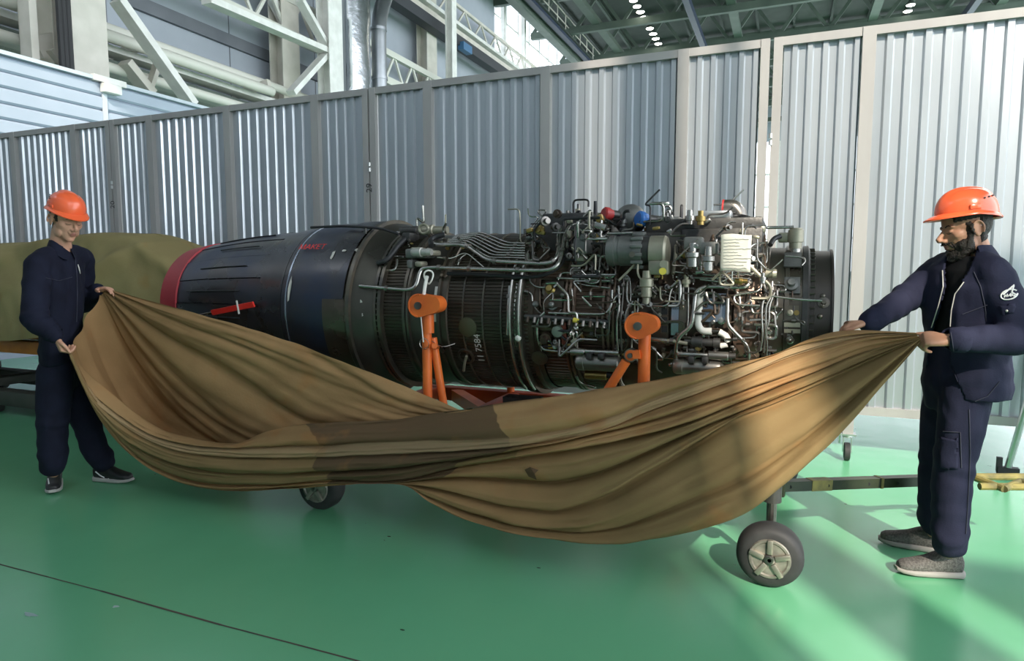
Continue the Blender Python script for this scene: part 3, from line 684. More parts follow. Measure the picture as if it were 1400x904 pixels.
# thick white wrapped hose, tan hose, black runs
pipe([(958, 398), (955, 430), (954, 445), (960, 453), (973, 453)], .44, .017, M_WHT, 'wrapped_hose', .05, 12)
pipe([(983, 454), (992, 458), (996, 467)], .44, .016, M_WHT, 'wrapped_hose', .05, 12)
pipe([(985, 473), (994, 471)], .44, .014, M_WHT, 'wrapped_hose', .05, 12)
pipe([(924, 335), (924, 347), (920, 375)], .46, .010, M_LT, 'tan_rod')
pipe([(793, 319), (960, 318.5), (1004, 319)], .50, .009, M_BLK, 'black_rod')
pipe([(700, 380), (745, 378), (770, 362), (779, 330), (784, 310), (806, 306), (814, 297)], .50, .009, M_BLK, 'black_hose', .08)
pipe([(612, 374), (660, 376), (720, 379)], .49, .012, M_BLK, 'black_hose', .05)
pipe([(425, 311), (470, 309), (520, 312), (545, 320)], .58, .008, M_BLK, 'black_hose', .08)
pipe([(884, 306), (900, 310), (912, 309)], .52, .017, M_BLK, 'black_hose', .06, 12); pipe([(906, 309), (911, 308)], .522, .018, M_YEL, 'yellow_tape', .02, 12)
pipe([(912, 309), (935, 304), (955, 300), (990, 298), (1012, 294), (1030, 300)], .54, .009, M_BLK, 'black_hose', .08)
pipe([(930, 303), (950, 297), (975, 293), (1005, 291)], .56, .007, M_BLK, 'black_hose', .08)
pipe([(1053, 335), (1058, 326), (1067, 323)], .46, .012, M_BLK, 'black_hose', .06, 10)
pipe([(590, 336), (588, 329), (594, 324), (608, 321)], .54, .016, M_BLK, 'black_hose', .05, 10)
pipe([(516, 360), (530, 356), (545, 335), (556, 325)], .52, .016, M_BLK, 'black_hose', .05, 10)
pipe([(705, 335), (718, 350), (726, 362)], .50, .004, M_STE); pipe([(730, 320), (745, 330), (744, 345)], .50, .006, M_STE)
# --- big accessories
def cylx(px0, px1, py, Y, rp, m, name, prof=None):
    a, c = onY(px0, py, Y), onY(px1, py, Y); d = c - a; L = d.length
    z = .5 * (a.z + c.z); a.z = c.z = z; r = rp * (a - CAM).dot(FW) / F_PX
    prof = prof or [(0, .85), (.04, 1), (.96, 1), (1, .85)]
    return MB().turned(a, c - a, [(t * L, q * r) for t, q in prof], 28).build(name, m, EN, 30)
Yg = 3.27
cylx(831, 870, 343, Yg, 20.5, M_GRYC, 'generator', [(0, .7), (.03, .95), (.1, 1), (.3, 1), (.31, .96), (.45, .96), (.46, 1), (1, 1)])
cylx(868, 880, 343, Yg, 22.5, M_GRYC, 'generator_flange'); cylx(879, 892, 343, Yg, 19.5, M_DKC, 'generator_ring')
cylx(889, 915, 345, Yg, 22.5, M_LT, 'generator_cap', [(0, .9), (.05, 1), (.8, 1), (.92, .9), (1, .6)])
for k in range(8):
    th = math.radians(-70 + 28 * k); p = onY(874, 343, Yg); q = p + V(0, -.085 * math.cos(th), .085 * math.sin(th))
    MB().box(q, (.06, .02, .018), bev=.005).build('flange_lug', M_GRYC, EN)
MB().cyl(onY(906, 371, 3.19), onY(906, 371, 3.165), .017, seg=16).build('yellow_plug', M_YEL, EN); MB().cyl(onY(907, 361, 3.2), onY(907, 361, 3.17), .018, seg=16).build('cap_boss', M_LT, EN)
MB().box(onY(901, 366, 3.215), (.10, .05, .07), bev=.012).build('cap_foot', M_LT, EN)
MB().cyl(onY(864, 348, 3.2), onY(864, 348, 3.17), .014, seg=12).build('boss', M_FL, EN)
# gearbox bodies behind the accessories
def boxp(px0, px1, py0, py1, Y, dy, m, name='housing', bev=.012):
    c = onY(.5 * (px0 + px1), .5 * (py0 + py1), Y); a = onY(px0, py0, Y); e = onY(px1, py1, Y)
    return MB().box((c.x, Y + dy / 2, c.z), (abs(e.x - a.x), dy, abs(a.z - e.z)), bev=bev).build(name, m, EN, 30)
boxp(728, 830, 308, 360, 3.45, .5, M_DKC, 'gearbox'); boxp(826, 960, 316, 372, 3.42, .5, M_DKC, 'gearbox'); boxp(930, 1040, 312, 378, 3.40, .45, M_DKC, 'gearbox')
boxp(880, 1040, 300, 318, 3.42, .4, M_DKC, 'gearbox_lid'); boxp(740, 800, 292, 312, 3.5, .4, M_DKC, 'gearbox_lid')
boxp(783, 802, 326, 347, 3.22, .12, M_GRYC, 'control_unit'); boxp(786, 799, 348, 358, 3.24, .08, M_LT, 'control_unit')
boxp(959, 1000, 288, 299, 3.45, .2, mat('bright_casting', (.50, .52, .54), .3, .8), 'lid_casting'); boxp(888, 930, 297, 306, 3.48, .2, M_GRYC, 'lid_casting')
boxp(1030, 1046, 308, 318, 3.42, .15, M_LT, 'connector_block')
b = MB(); c = onY(862, 301, 3.55)
MB().ell(c, (.085, .09, .085), seg=20, rings=12).build('grey_dome', M_GRYC, EN)
for px, py, r, m, nm in ((878, 300, .042, mat('blue_cap', (.03, .16, .50), .4), 'blue_cap'), (831, 293, .036, mat('cap_red', (.40, .03, .03), .5), 'red_cap')):
    p = onY(px, py, 3.45); MB().turned(p, (-.7, -.7, .1), [(-.03, r * .7), (0, r), (.02, r), (.028, r * .8)], 18).build(nm, m, EN)
    MB().turned(p, (.7, .7, -.1), [(0, r * .75), (.12, r * .75)], 14).build('stub', M_DKC, EN)
pe = [onY(990, 284, 3.6), onY(997, 283.5, 3.6), onY(1004, 285, 3.6), onY(1010, 294, 3.6), onY(1011, 302, 3.6)]
MB().tube(crom(pe, 5), .040, 16).build('vent_elbow', M_STD, EN, 60); MB().tube([onY(987.5, 284, 3.6), onY(990, 284, 3.6)], .042, 16).build('elbow_cap', MATS['cap_red'], EN)
boxp(1064, 1083, 318, 331, 3.55, .07, M_LT, 'valve_block', .008)
p = onY(1088, 326, 3.55); MB().turned(p + V(0, 0, -.05), (0, 0, 1), [(0, .03), (.03, .03), (.032, .036), (.09, .036), (.093, .03), (.10, .03)], 18).build('valve_can', M_LT, EN)
MB().turned(p + V(0, 0, -.13), (0, 0, 1), [(0, .045), (.02, .045), (.022, .025), (.09, .025)], 14).build('valve_stem', M_STE, EN)
# capsules below
def capsule(px0, px1, py, Y, rp, m, name='oil_canister'):
    cylx(px0, px1, py, Y, rp, m, name, [(0, .05), (.015, .5), (.05, .85), (.1, 1), (.2, 1.0), (.205, 1.03), (.22, 1.03), (.225, 1), (.85, 1), (.93, .9), (.98, .55), (1, .05)])
M_CAN = mat('canister_steel', (.36, .33, .29), .3, .85, col2=(.26, .24, .22), scale=8)
capsule(786, 850, 496, 3.26, 11.5, M_CAN); capsule(918, 990, 502, 3.29, 11, M_CAN)
cylx(780, 800, 481, 3.24, 5.5, M_STE, 'union'); cylx(798, 846, 481.5, 3.24, 3.6, M_STE, 'rail_tube'); cylx(926, 970, 485, 3.27, 3.8, M_STE, 'rail_tube'); cylx(968, 996, 486.5, 3.27, 6.0, M_CAN, 'union'); cylx(996, 1006, 487, 3.27, 4, M_DKC, 'union')
for px, py, Y in ((806, 487, 3.21), (822, 487, 3.21), (945, 492, 3.24), (964, 492, 3.24)): MB().box(onY(px, py, Y), (.03, .04, .035), bev=.006).build('strap_lug', M_DKC, EN)
cylx(800, 830, 513, 3.3, 6, M_BRS, 'oil_pump'); cylx(830, 850, 513, 3.3, 5, M_DKC, 'oil_pump'); cylx(936, 985, 468, 3.27, 7.5, M_DKC, 'actuator', [(0, .6), (.2, .6), (.21, 1), (.5, 1), (.51, .7), (.8, .7), (.81, .9), (1, .9)])
# round fittings on casings, axis pointing outwards
def fitting(px, py, r0, prof, m, name='fitting', seg=18):
    p = eng(px, py, r0); ax = Vector((0, p.y - AY, p.z - AZ)).normalized()
    return MB().turned(p, ax, prof, seg).build(name, m, EN, 35)
fitting(754, 397, .44, [(0, .048), (.012, .048), (.014, .034), (.006, .034)], M_FL, 'port_ring', 24); fitting(754, 397, .44, [(0, .03), (.02, .028), (.03, .018), (.045, .016)], M_BRS, 'port')
fitting(756, 417, .44, [(0, .03), (.01, .028), (.012, .014), (.035, .014), (.04, .008)], M_GRYC, 'port'); fitting(764, 452, .45, [(0, .03), (.03, .03), (.034, .022)], mat('sage_cap', (.16, .20, .16), .5), 'sensor_cap')
fitting(747, 462, .45, [(0, .035), (.02, .03), (.022, .02), (.05, .018)], M_BRN, 'port'); fitting(640, 447, .455, [(0, .055), (.010, .055), (.013, .048)], mat('olive_plate', (.10, .10, .06), .45, .6), 'round_plate', 28)
fitting(638, 486, .455, [(0, .052), (.016, .05), (.018, .038), (.002, .036)], M_BAND, 'drain_ring', 28); pipe([(638, 487), (635, 497), (634, 507)], .48, .008, M_LT, 'drain_pipe')
fitting(709, 462, .488, [(0, .016), (.012, .016), (.018, .008)], M_WHT, 'white_plug'); fitting(738, 489, .452, [(0, .045), (.008, .045), (.01, .036)], M_FL, 'port_ring', 24)
fitting(733, 416, .45, [(0, .016), (.02, .016), (.03, .01)], M_GRYC); fitting(865, 400, .41, [(0, .05), (.03, .048), (.034, .03), (.06, .028)], M_BRN, 'pump'); fitting(884, 398, .42, [(0, .03), (.05, .03), (.055, .022), (.08, .02)], M_LT, 'valve')
p = onY(884, 390, 3.2); MB().turned(p + V(0, 0, -.09), (0, 0, 1), [(0, .018), (.03, .018), (.035, .026), (.08, .026), (.085, .034), (.12, .034), (.125, .022), (.16, .02)], 16).build('fuel_valve', M_LT, EN)
for px, py, s_ in ((947, 350, 1.0), (968, 357, .9)):
    p = onY(px, py, 3.2); MB().turned(p + V(0, 0, -.06) * s_, (0, 0, 1), [(0, .012 * s_), (.01, .028 * s_), (.05, .028 * s_), (.055, .036 * s_), (.075, .036 * s_), (.08, .02 * s_), (.12, .018 * s_)], 16).build('filter_bowl', M_STE, EN); MB().box(p + V(0, .03, .06), (.09, .06, .06), bev=.012).build('filter_head', M_GRYC, EN)
pipe([(938, 329), (944, 336), (948, 342)], .50, .011, M_STE, 'lever'); pipe([(957, 376), (957, 355), (961, 340), (967, 333)], .46, .013, M_STE, bend=.05)
fitting(1082, 391, .372, [(0, .03), (.02, .03), (.024, .018), (.045, .016)], M_GRYC, 'sensor'); fitting(1080, 428, .372, [(0, .014), (.02, .014), (.022, .008), (.03, .008)], M_LT); fitting(1089, 428, .372, [(0, .012), (.015, .012)], M_BRS); fitting(1080, 464, .372, [(0, .02), (.02, .018), (.022, .008), (.04, .008)], M_STE)
fitting(1126, 414, .345, [(0, .026), (.004, .026), (.006, .012), (.02, .010)], M_FL, 'port_ring')
cylx(1043, 1062, 374, 3.32, 7, M_LT, 'actuator', [(0, .6), (.1, 1), (.4, 1), (.41, .85), (.7, .85), (.71, 1), (1, .8)])
# lumps at the top left group and the nozzle end of the duct
for px0, px1, py0, py1, Y, dy, m in ((560, 572, 338, 350, 3.26, .1, M_LT), (553, 582, 340, 353, 3.25, .12, M_GRYC), (583, 592, 342, 350, 3.25, .1, M_LT), (555, 563, 355, 367, 3.22, .08, M_GRYC), (566, 576, 357, 365, 3.22, .08, M_LT), (548, 560, 318, 330, 3.4, .12, M_DKC)): boxp(px0, px1, py0, py1, Y, dy, m, 'fuel_unit', .012)
cylx(563, 590, 345, 3.22, 6.5, mat('pale_casting', (.48, .47, .44), .4, .5), 'fuel_pump', [(0, .6), (.1, .9), (.3, .9), (.31, 1), (.5, 1), (.52, .75), (.8, .75), (.82, .9), (1, .7)])
cylx(570, 612, 315, 3.55, 7, M_LT, 'manifold', [(0, .5), (.1, .9), (.4, .9), (.42, 1.1), (.55, 1.1), (.57, .8), (1, .7)]); cylx(548, 572, 316, 3.5, 6.5, M_DKC, 'manifold')
p = onY(579, 313, 3.42); MB().tube([p + V(.03 * math.cos(a), 0, .026 * math.sin(a)) for a in np.linspace(0, 6.28, 20)], .008, 8).build('ring_clamp', M_LT, EN)
# random dark clutter on top of the gearbox: fittings, stubs, small pipes
mats_c = [M_DKC, M_DKC, M_GRYC, M_STD, M_STE, M_BRN, M_LT, M_BRS]
def clutter(n, x0, x1, ytop, ybot, Ya, Yb, s0, s1):
    for i in range(n):
        px = RE.uniform(x0, x1); py = RE.uniform(ytop(px), ybot); Y = RE.uniform(Ya, Yb); p = onY(px, py, Y); s_ = RE.uniform(s0, s1); k = RE.random(); m = RE.choice(mats_c)
        if k < .35:
            ax = RE.choice([(1, 0, 0), (0, 0, 1), (0, -1, 0), (.7, -.7, 0), (0, -.7, .7)])
            MB().turned(p, ax, [(-s_, s_ * .5), (-s_ * .5, s_ * .5), (-s_ * .45, s_ * .7), (s_ * .2, s_ * .7), (s_ * .25, s_ * .4), (s_, s_ * .4)], 12).build('fitting', m, EN)
        elif k < .55: MB().box(p, (s_ * RE.uniform(.8, 2.2), s_ * 1.2, s_ * RE.uniform(.6, 1.3)), Matrix.Rotation(RE.uniform(-.5, .5), 3, 'Y'), bev=.006).build('bracket', m, EN)
        else:
            q = [p]; 
            for _ in range(RE.randint(2, 4)):
                d = RE.choice([V(1, 0, 0), V(-1, 0, 0), V(0, 0, 1), V(0, 0, -1), V(.7, 0, -.7), V(.7, 0, .7)]) * RE.uniform(.03, .11); d.y = RE.uniform(-.02, .02); q.append(q[-1] + d)
            MB().tube(smooth_path(q, .025, 4), RE.choice([.004, .005, .006, .008]), 6).build('small_pipe', RE.choice([M_STE, M_STD, M_STE, M_BLK, M_LT]), EN, 60)
def top1(px): return 318 - 30 * min(1, max(0, (px - 715) / 45.)) if px < 800 else 290 + .25 * max(0, px - 800)
clutter(85, 716, 835, top1, 345, 3.3, 3.75, .018, .042)
clutter(50, 835, 1045, lambda px: 297, 318, 3.32, 3.7, .016, .036)
clutter(40, 925, 1045, lambda px: 320, 385, 3.18, 3.34, .012, .03)
clutter(22, 775, 835, lambda px: 318, 375, 3.18, 3.32, .012, .026)
clutter(26, 540, 640, lambda px: 322, 340, 3.36, 3.6, .012, .028)
clutter(24, 840, 930, lambda px: 376, 416, 3.2, 3.28, .01, .022)
clutter(26, 735, 835, lambda px: 432, 475, 3.22, 3.26, .010, .022)
clutter(26, 890, 1060, lambda px: 455, 500, 3.27, 3.36, .010, .024)
clutter(18, 845, 870, lambda px: 400, 500, 3.24, 3.30, .008, .018)
clutter(12, 1040, 1060, lambda px: 400, 485, 3.30, 3.36, .008, .016)
clutter(10, 478, 548, lambda px: 314, 330, 3.35, 3.6, .010, .020)
for x, y0, y1 in ((814, 275, 297), (791, 279, 292), (776, 288, 297)):   # short studs on top
    p = onY(x, y1, 3.6); MB().cyl(p, onY(x, y0, 3.6), .012, .009, 10).build('top_stud', M_BLK if x == 814 else M_STD, EN)
p = onY(912, 287, 3.6); MB().tube([p + V(.022 * math.cos(a), 0, .022 * math.sin(a)) for a in np.linspace(0, 6.28, 16)], .007, 8).build('lifting_eye', M_STE, EN); MB().cyl(p + V(0, 0, -.06), p + V(0, 0, -.02), .012).build('eye_stem', M_STE, EN)
def maze(n, x0, x1, y0, y1, R, rr=(.0035, .0045, .0055, .007)):
    for i in range(n):
        x, y = RE.uniform(x0, x1), RE.uniform(y0, y1); pts = [(x, y)]; h = RE.random() < .5
        for _ in range(RE.randint(2, 5)):
            st = RE.uniform(7, 26) * RE.choice((-1, 1))
            nx_, ny_ = (x + st * 1.3, y + RE.uniform(-1.5, 1.5)) if h else (x + RE.uniform(-2, 2), y + st)
            if RE.random() < .25: nx_, ny_ = x + st * .7, y + abs(st) * .7 * RE.choice((-1, 1))
            x, y = min(max(nx_, x0), x1), min(max(ny_, y0), y1); pts.append((x, y)); h = not h
        pts = [p for k, p in enumerate(pts) if k == 0 or abs(p[0] - pts[k - 1][0]) + abs(p[1] - pts[k - 1][1]) > 3]
        if len(pts) < 2: continue
        pipe(pts, R + RE.uniform(-.012, .02), RE.choice(rr), RE.choice([M_STE, M_STE, M_STD, M_STD, M_BRN]), 'thin_pipe', .02, 6, ((0, .5),) if RE.random() < .5 else ())
maze(46, 842, 1062, 376, 500, .44); maze(16, 738, 840, 378, 480, .46); maze(14, 780, 842, 322, 376, .50); maze(14, 925, 1046, 320, 378, .50); maze(6, 1045, 1100, 350, 470, .375); maze(8, 722, 790, 318, 356, .53)
for k in range(60):
    px, py = RE.uniform(840, 1065), RE.uniform(385, 498); fitting(px, py, .42, [(0, .011), (.012, .011), (.014, .007), (.03, .007)] if k % 3 else [(0, .018), (.008, .018), (.01, .01), (.02, .009)], RE.choice([M_STE, M_STD, M_LT, M_BRN, M_FL, M_DKC]), 'union_nut', 8)
patch('white_tape', 593, 598.5, 392, 440, .462, M_WHT, .003)
# harness along the compressor: conduit with small fittings
MB().tube(smooth_path([eng(718, 433, .465), eng(745, 434, .465), eng(834, 441, .465)], .03), .014, 8).build('harness_conduit', M_DKC, EN)
for k in range(12): p = eng(722 + 9.5 * k, 433.5 + .7 * k, .478); MB().cyl(p, p + V(0, -.012, -.028), .009, seg=8).build('injector', M_STD if k % 3 else M_BRN, EN)
pipe([(784, 437.5), (791, 439.5)], .482, .013, M_YEL, 'yellow_tape'); pipe([(750, 474), (756, 474)], .47, .010, M_YEL, 'yellow_tape')
# paper sheet taped on
def paper():
    a, c = onY(986, 321, 3.155), onY(1026, 371, 3.155); n = 8; b = MB(); vs = []
    for i in range(n + 1):
        for j in range(n + 1):
            u, v = i / n, j / n; vs.append((a.x + (c.x - a.x) * u, 3.155 + .006 * math.sin(3 * u + 2 * v) - .006 * v, a.z + (c.z - a.z) * v + .004 * math.sin(5 * u)))
    fs = [(i * (n + 1) + j, i * (n + 1) + j + 1, (i + 1) * (n + 1) + j + 1, (i + 1) * (n + 1) + j) for i in range(n) for j in range(n)]
    o = b.add(vs, fs).build('paper_sheet', mat('paper', (.68, .66, .58), .8, col2=(.60, .58, .50), scale=8), EN); sm = o.modifiers.new('t', 'SOLIDIFY'); sm.thickness = .002
    ink = mat('pencil', (.30, .30, .29), .9)
    for k in range(13):
        z = a.z - .022 - .0145 * k; x = a.x + .012; w = RE.uniform(.06, .15); q = [V(x + w * t, 3.1545 - .0012 - .006 * ((a.z - z) / (a.z - c.z)) + .006 * math.sin(3 * (x + w * t - a.x) / (c.x - a.x) + 2 * (a.z - z) / (a.z - c.z)), z + RE.uniform(-.0022, .0022)) for t in np.linspace(0, 1, 14)]
        MB().tube(q, .0012, 4).build('handwriting_line', ink, EN)
paper()
# writing painted on the casing
def curved_text(body, size, px, py, r, m, name, rot=0.0):
    p = eng(px, py, r); th0 = math.degrees(math.atan2(p.z - AZ, AY - p.y))
    o = text_mesh(body, size, name, m, None, Matrix.Rotation(rot, 4, 'Z'), .0003)
    for v in o.data.vertices:
        q = E(p.x + v.co.x, r + .0015 + v.co.z, th0 + math.degrees(v.co.y / r)); v.co = q - EN.location
    o.parent = EN; return o
curved_text('МАКЕТ', .058, 427, 338, .563, M_REDF, 'painted_word')
curved_text('11 7584', .055, 655, 477, .4625, M_CHALK, 'chalk_number', math.pi / 2)
# chalk smears
for px, py, w, h, r in ((489, 342, .03, .014, .557), (471, 343, .018, .012, .56), (487, 412, .055, .016, .525), (492, 430, .03, .014, .52), (484, 431, .018, .014, .525), (508, 355, .02, .02, .51), (396, 395, .012, .10, .547), (455, 349, .012, .04, .56)):
    p = eng(px, py, r + .002); th = math.degrees(math.atan2(p.z - AZ, AY - p.y)); n = 12
    MB().add([E(p.x + w * math.cos(a) * RE.uniform(.6, 1), r + .0045, th + math.degrees(h * math.sin(a) * RE.uniform(.6, 1) / r)) for a in [k * 2 * math.pi / n for k in range(n)]], [tuple(range(n))]).build('chalk_smear', M_CHALK, EN, 0)
# red strap on a rod
pipe([(262, 434), (292, 427)], .50, .009, M_BAND, 'strap_rod')
b = MB(); 
a, c = eng(290, 427.5, .52), eng(347, 416, .55)
MB().beam(a, c, .012, .034, up=(0, -.3, 1)).build('red_strap', M_REDF, EN, 0); p = a.lerp(c, .66); MB().box(p + V(0, -.012, 0), (.009, .006, .085), Matrix.Rotation(-.2, 3, 'Y')).build('white_tie', M_WHT, EN, 0)

# ================================================================== CART
CT = empty('engine_cart', (-1.3, AY, 0), 'orange engine stand cart with trunnion posts, black wheels and tow coupling', 'cart')
def wheel(px, py_c, X, Y, R, w, lab=None):
    cx = Vector((X, Y, R)); t = MB().turned(cx - V(0, w / 2, 0), (0, 1, 0), [(0, R * .62), (.0, R * .80), (.012, R * .93), (.035, R), (w - .035, R), (w - .012, R * .93), (w, R * .80), (w, R * .62)], 40).build('tyre', M_RUBBER, CT, 40)
    MB().turned(cx - V(0, w / 2 + .008, 0), (0, 1, 0), [(.006, R * .18), (.006, R * .50), (0, R * .54), (0, R * .60), (.006, R * .63), (w, R * .63)], 32).build('wheel_disc', mat('wheel_metal', (.34, .32, .27), .45, .5, col2=(.16, .15, .13), scale=20), t, 30)
    h = MB().turned(cx - V(0, w / 2 + .02, 0), (0, 1, 0), [(0, R * .06), (.004, R * .16), (.03, R * .2), (.05, R * .2)], 16).build('hub', M_STD, t)
    for k in range(5):
        a = k * 2 * math.pi / 5 + .3; q = cx + V(R * .4 * math.cos(a), -w / 2 - .002, R * .4 * math.sin(a))
        MB().box(q, (R * .46, .03, R * .17), Matrix.Rotation(-a, 3, 'Y'), bev=.004).build('spoke', mat('spoke_metal', (.32, .30, .25), .4, .7), t)
wR = .14
for X, Yc in ((-.02, 3.03), (-2.455, 3.03), (-.02, 4.42), (-2.455, 4.42)):
    wheel(0, 0, X, Yc, wR, .12)
    MB().tube(smooth_path([V(X, Yc + (.11 if Yc < 3.5 else -.11), wR), V(X, Yc + (.11 if Yc < 3.5 else -.11), .37), V(X, Yc, .40)], .04), .022, 10).build('wheel_fork', M_STD, CT)
    MB().cyl((X, Yc - .08, wR), (X, Yc + .12, wR), .016, seg=10).build('axle', M_STD, CT)
    MB().cyl((X, Yc, .38), (X, Yc, .50), .04, seg=14).build('swivel', M_DKC, CT)
zf = .47
for Yc in (3.12, 4.3): MB().box((-1.27, Yc, zf), (2.44, .09, .10), bev=.01).build('side_beam', M_ORGR, CT)
for X in (-2.40, -1.75, -.75, -.12): MB().box((X, 3.71, zf), (.09, 1.12, .09), bev=.01).build('cross_beam', M_ORGR, CT)
MB().beam((-2.2, 4.25, zf), (-1.2, 3.2, zf), .08, .08).build('diagonal_beam', M_ORG, CT); MB().beam((-1.3, 3.17, zf), (-.1, 4.25, zf), .08, .08).build('diagonal_beam', M_ORGR, CT)
def post(px_t, py_t, px_b, Y, rr):
    t = onY(px_t, py_t, Y); bt = V(t.x + .0, Y, .5); bt.x = onY(px_b, 530, Y).x
    MB().tube([bt, V(bt.x, Y, t.z)], rr, 20).build('trunnion_post', M_ORG, CT)
    return V(bt.x, Y, t.z)
Yp = 3.10
t1 = post(584, 425, 584.5, Yp, .026)
def bracket(px0, px1, py, t, Y):
    # eccentric clevis: large disc and smaller boss joined, flat front
    a = onY(px0, py, Y); c = onY(px1, py, Y); R1, R2 = .062, .045; poly = []
    for k in range(14): th = math.radians(70 + 220 * k / 13); poly.append(a + V(R1 * math.cos(th), 0, R1 * math.sin(th)))
    for k in range(12): th = math.radians(-80 + 160 * k / 11); poly.append(c + V(R2 * math.cos(th), 0, R2 * math.sin(th) + .005))
    b = MB().prism(poly, (0, .08, 0)).build('clevis', M_ORG, CT, 30)
    MB().cyl(a + V(0, -.012, 0), a + V(0, .02, 0), .020, seg=16).build('clevis_pin', M_STD, CT)
    MB().cyl(a + V(0, .08, 0), V(a.x, AY - .40, a.z), .028, seg=14).build('trunnion_pin', M_STD, CT)
    MB().tube([a + V(R1 * .96 * math.cos(q), -.001, R1 * .96 * math.sin(q)) for q in np.linspace(1.4, 4.6, 20)], .005, 6).build('weld_bead', M_ORG, CT)
bracket(572, 591, 418, t1, Yp - .05)
MB().tube([V(t1.x + .01, Yp, t1.z - .12), V(t1.x + .01, Yp - .0, t1.z - .02)], .031, 20).build('post_sleeve', M_ORG, CT)
a = onY(592, 462, Yp + .02); c = onY(612, 560, Yp + .06); MB().tube([a, V(c.x, c.y, .5)], .022, 16).build('post_strut', M_ORG, CT)
MB().cyl(onY(594, 473, Yp - .04), onY(597, 475, Yp + .05), .016, seg=12).build('strut_pin', M_ORG, CT)
p = onY(580, 470, Yp - .03); MB().tube([p + V(.028 * math.cos(q), 0, .028 * math.sin(q)) for q in np.linspace(0, 6.28, 18)], .0018, 5).build('lock_ring', M_STE, CT)
MB().tube(crom([onY(579, 408, Yp - .02), onY(581, 392, Yp), onY(584, 378, Yp + .03)], 5), .010, 8).build('white_strap', M_WHT, CT)
p = onY(586, 379, Yp + .02); MB().tube([p + V(.026 * math.cos(q), .01 * math.sin(2 * q), .036 * math.sin(q)) for q in np.linspace(0, 6.28, 20)], .005, 6).build('cord_loop', M_WHT, CT)
MB().tube(crom([onY(575, 427, Yp - .04), onY(577, 450, Yp - .04), onY(579, 468, Yp - .04)], 4), .003, 5).build('white_cord', M_WHT, CT)
MB().tube(crom([onY(590, 466, Yp), onY(605, 474, Yp), onY(622, 470, Yp + .05)], 6), .002, 5).build('tether_wire', M_STD, CT)
t2 = post(880, 448, 880, Yp + .02, .029)
bracket(872, 886, 446, t2, Yp - .03)
c = onY(862, 486, Yp - .01); MB().beam(onY(866, 484.5, Yp), onY(876, 484, Yp), .05, .04).build('strut_lug', M_ORG, CT)
MB().prism([c + V(.032 * math.cos(q), 0, .032 * math.sin(q)) for q in np.linspace(0, 6.28, 20)[:-1]], (0, .04, 0)).build('strut_eye', M_STD, CT, 30)
MB().prism([c + V(.026 * math.cos(q), -.004, .026 * math.sin(q)) for q in np.linspace(0, 6.28, 20)[:-1]], (0, .05, 0)).build('strut_boss', M_ORG, CT, 30)
MB().cyl(c + V(0, -.02, 0), c + V(0, .05, 0), .012, seg=12).build('strut_bolt', M_STD, CT)
a = onY(856, 494, Yp); e = onY(832, 532, Yp); MB().tube([a, a.lerp(e, 2.4)], .023, 18).build('post_strut', M_ORG, CT)
for X in (t1.x, t2.x):    # far side posts
    MB().tube([V(X, 4.28, .5), V(X, 4.28, AZ)], .027, 14).build('trunnion_post', M_ORG, CT); MB().cyl((X, 4.34, AZ), (X, AY + .4, AZ), .03, seg=14).build('trunnion_pin', M_STD, CT)
MB().box(onY(715, 548, 3.6), (.22, .1, .05)).build('tool_tray', M_DARK, CT, 0)
# tow bar: dark green tube with yellow bands, plus the lattice end right of the man
TB = empty('tow_bar', onZ(1060, 690), 'dark green tow bar with worn yellow bands running behind the man', 'tow bar')
a = onY(1066, 664, 3.32); c = onY(1256, 657, 3.80); d = c - a
M_TGRN = mat('tow_green', (.018, .028, .014), .4, col2=(.035, .045, .02), scale=12); M_TYEL = mat('tow_yellow', (.30, .25, .07), .55, col2=(.12, .11, .045), scale=14)
def sq(t0, t1, w, m, nm): MB().beam(a + d * t0, a + d * t1, w, w).build(nm, m, TB, 0)
sq(-.05, 1.12, .048, M_TGRN, 'bar'); sq(.20, .34, .052, M_TYEL, 'yellow_band'); sq(.69, .71, .052, M_TYEL, 'yellow_band')
for t in (.07, .33, .62, .83): q = a + d * t; MB().cyl(q + V(0, -.03, 0), q + V(0, -.02, 0), .009, seg=8).build('bolt', M_DARK, TB)
MB().box(a - d * .03, (.09, .07, .09), bev=.01).build('coupling', M_TGRN, TB); MB().cyl(a - d * .1 + V(0, 0, -.05), a - d * .1 + V(0, 0, .07), .02).build('coupling_pin', M_DARK, TB)
a2, c2 = onY(1330, 652, 3.95), onY(1410, 652, 4.05); h = V(.10, .32, 0)
for p, q in ((a2, c2), (a2 + V(.0, -.13, -.01), c2 + V(0, -.14, -.01)), (a2, a2 + V(.1, -.13, -.01)), (a2 + V(.1, -.13, -.01), a2 + V(.2, 0, 0)), (a2 + V(.2, 0, 0), a2 + V(.32, -.14, 0))): MB().tube([p, q], .018, 10).build('lattice_tube', M_TYEL, TB)
MB().tube([c + d * .1, a2], .02, 10).build('bar_link', M_TGRN, TB)
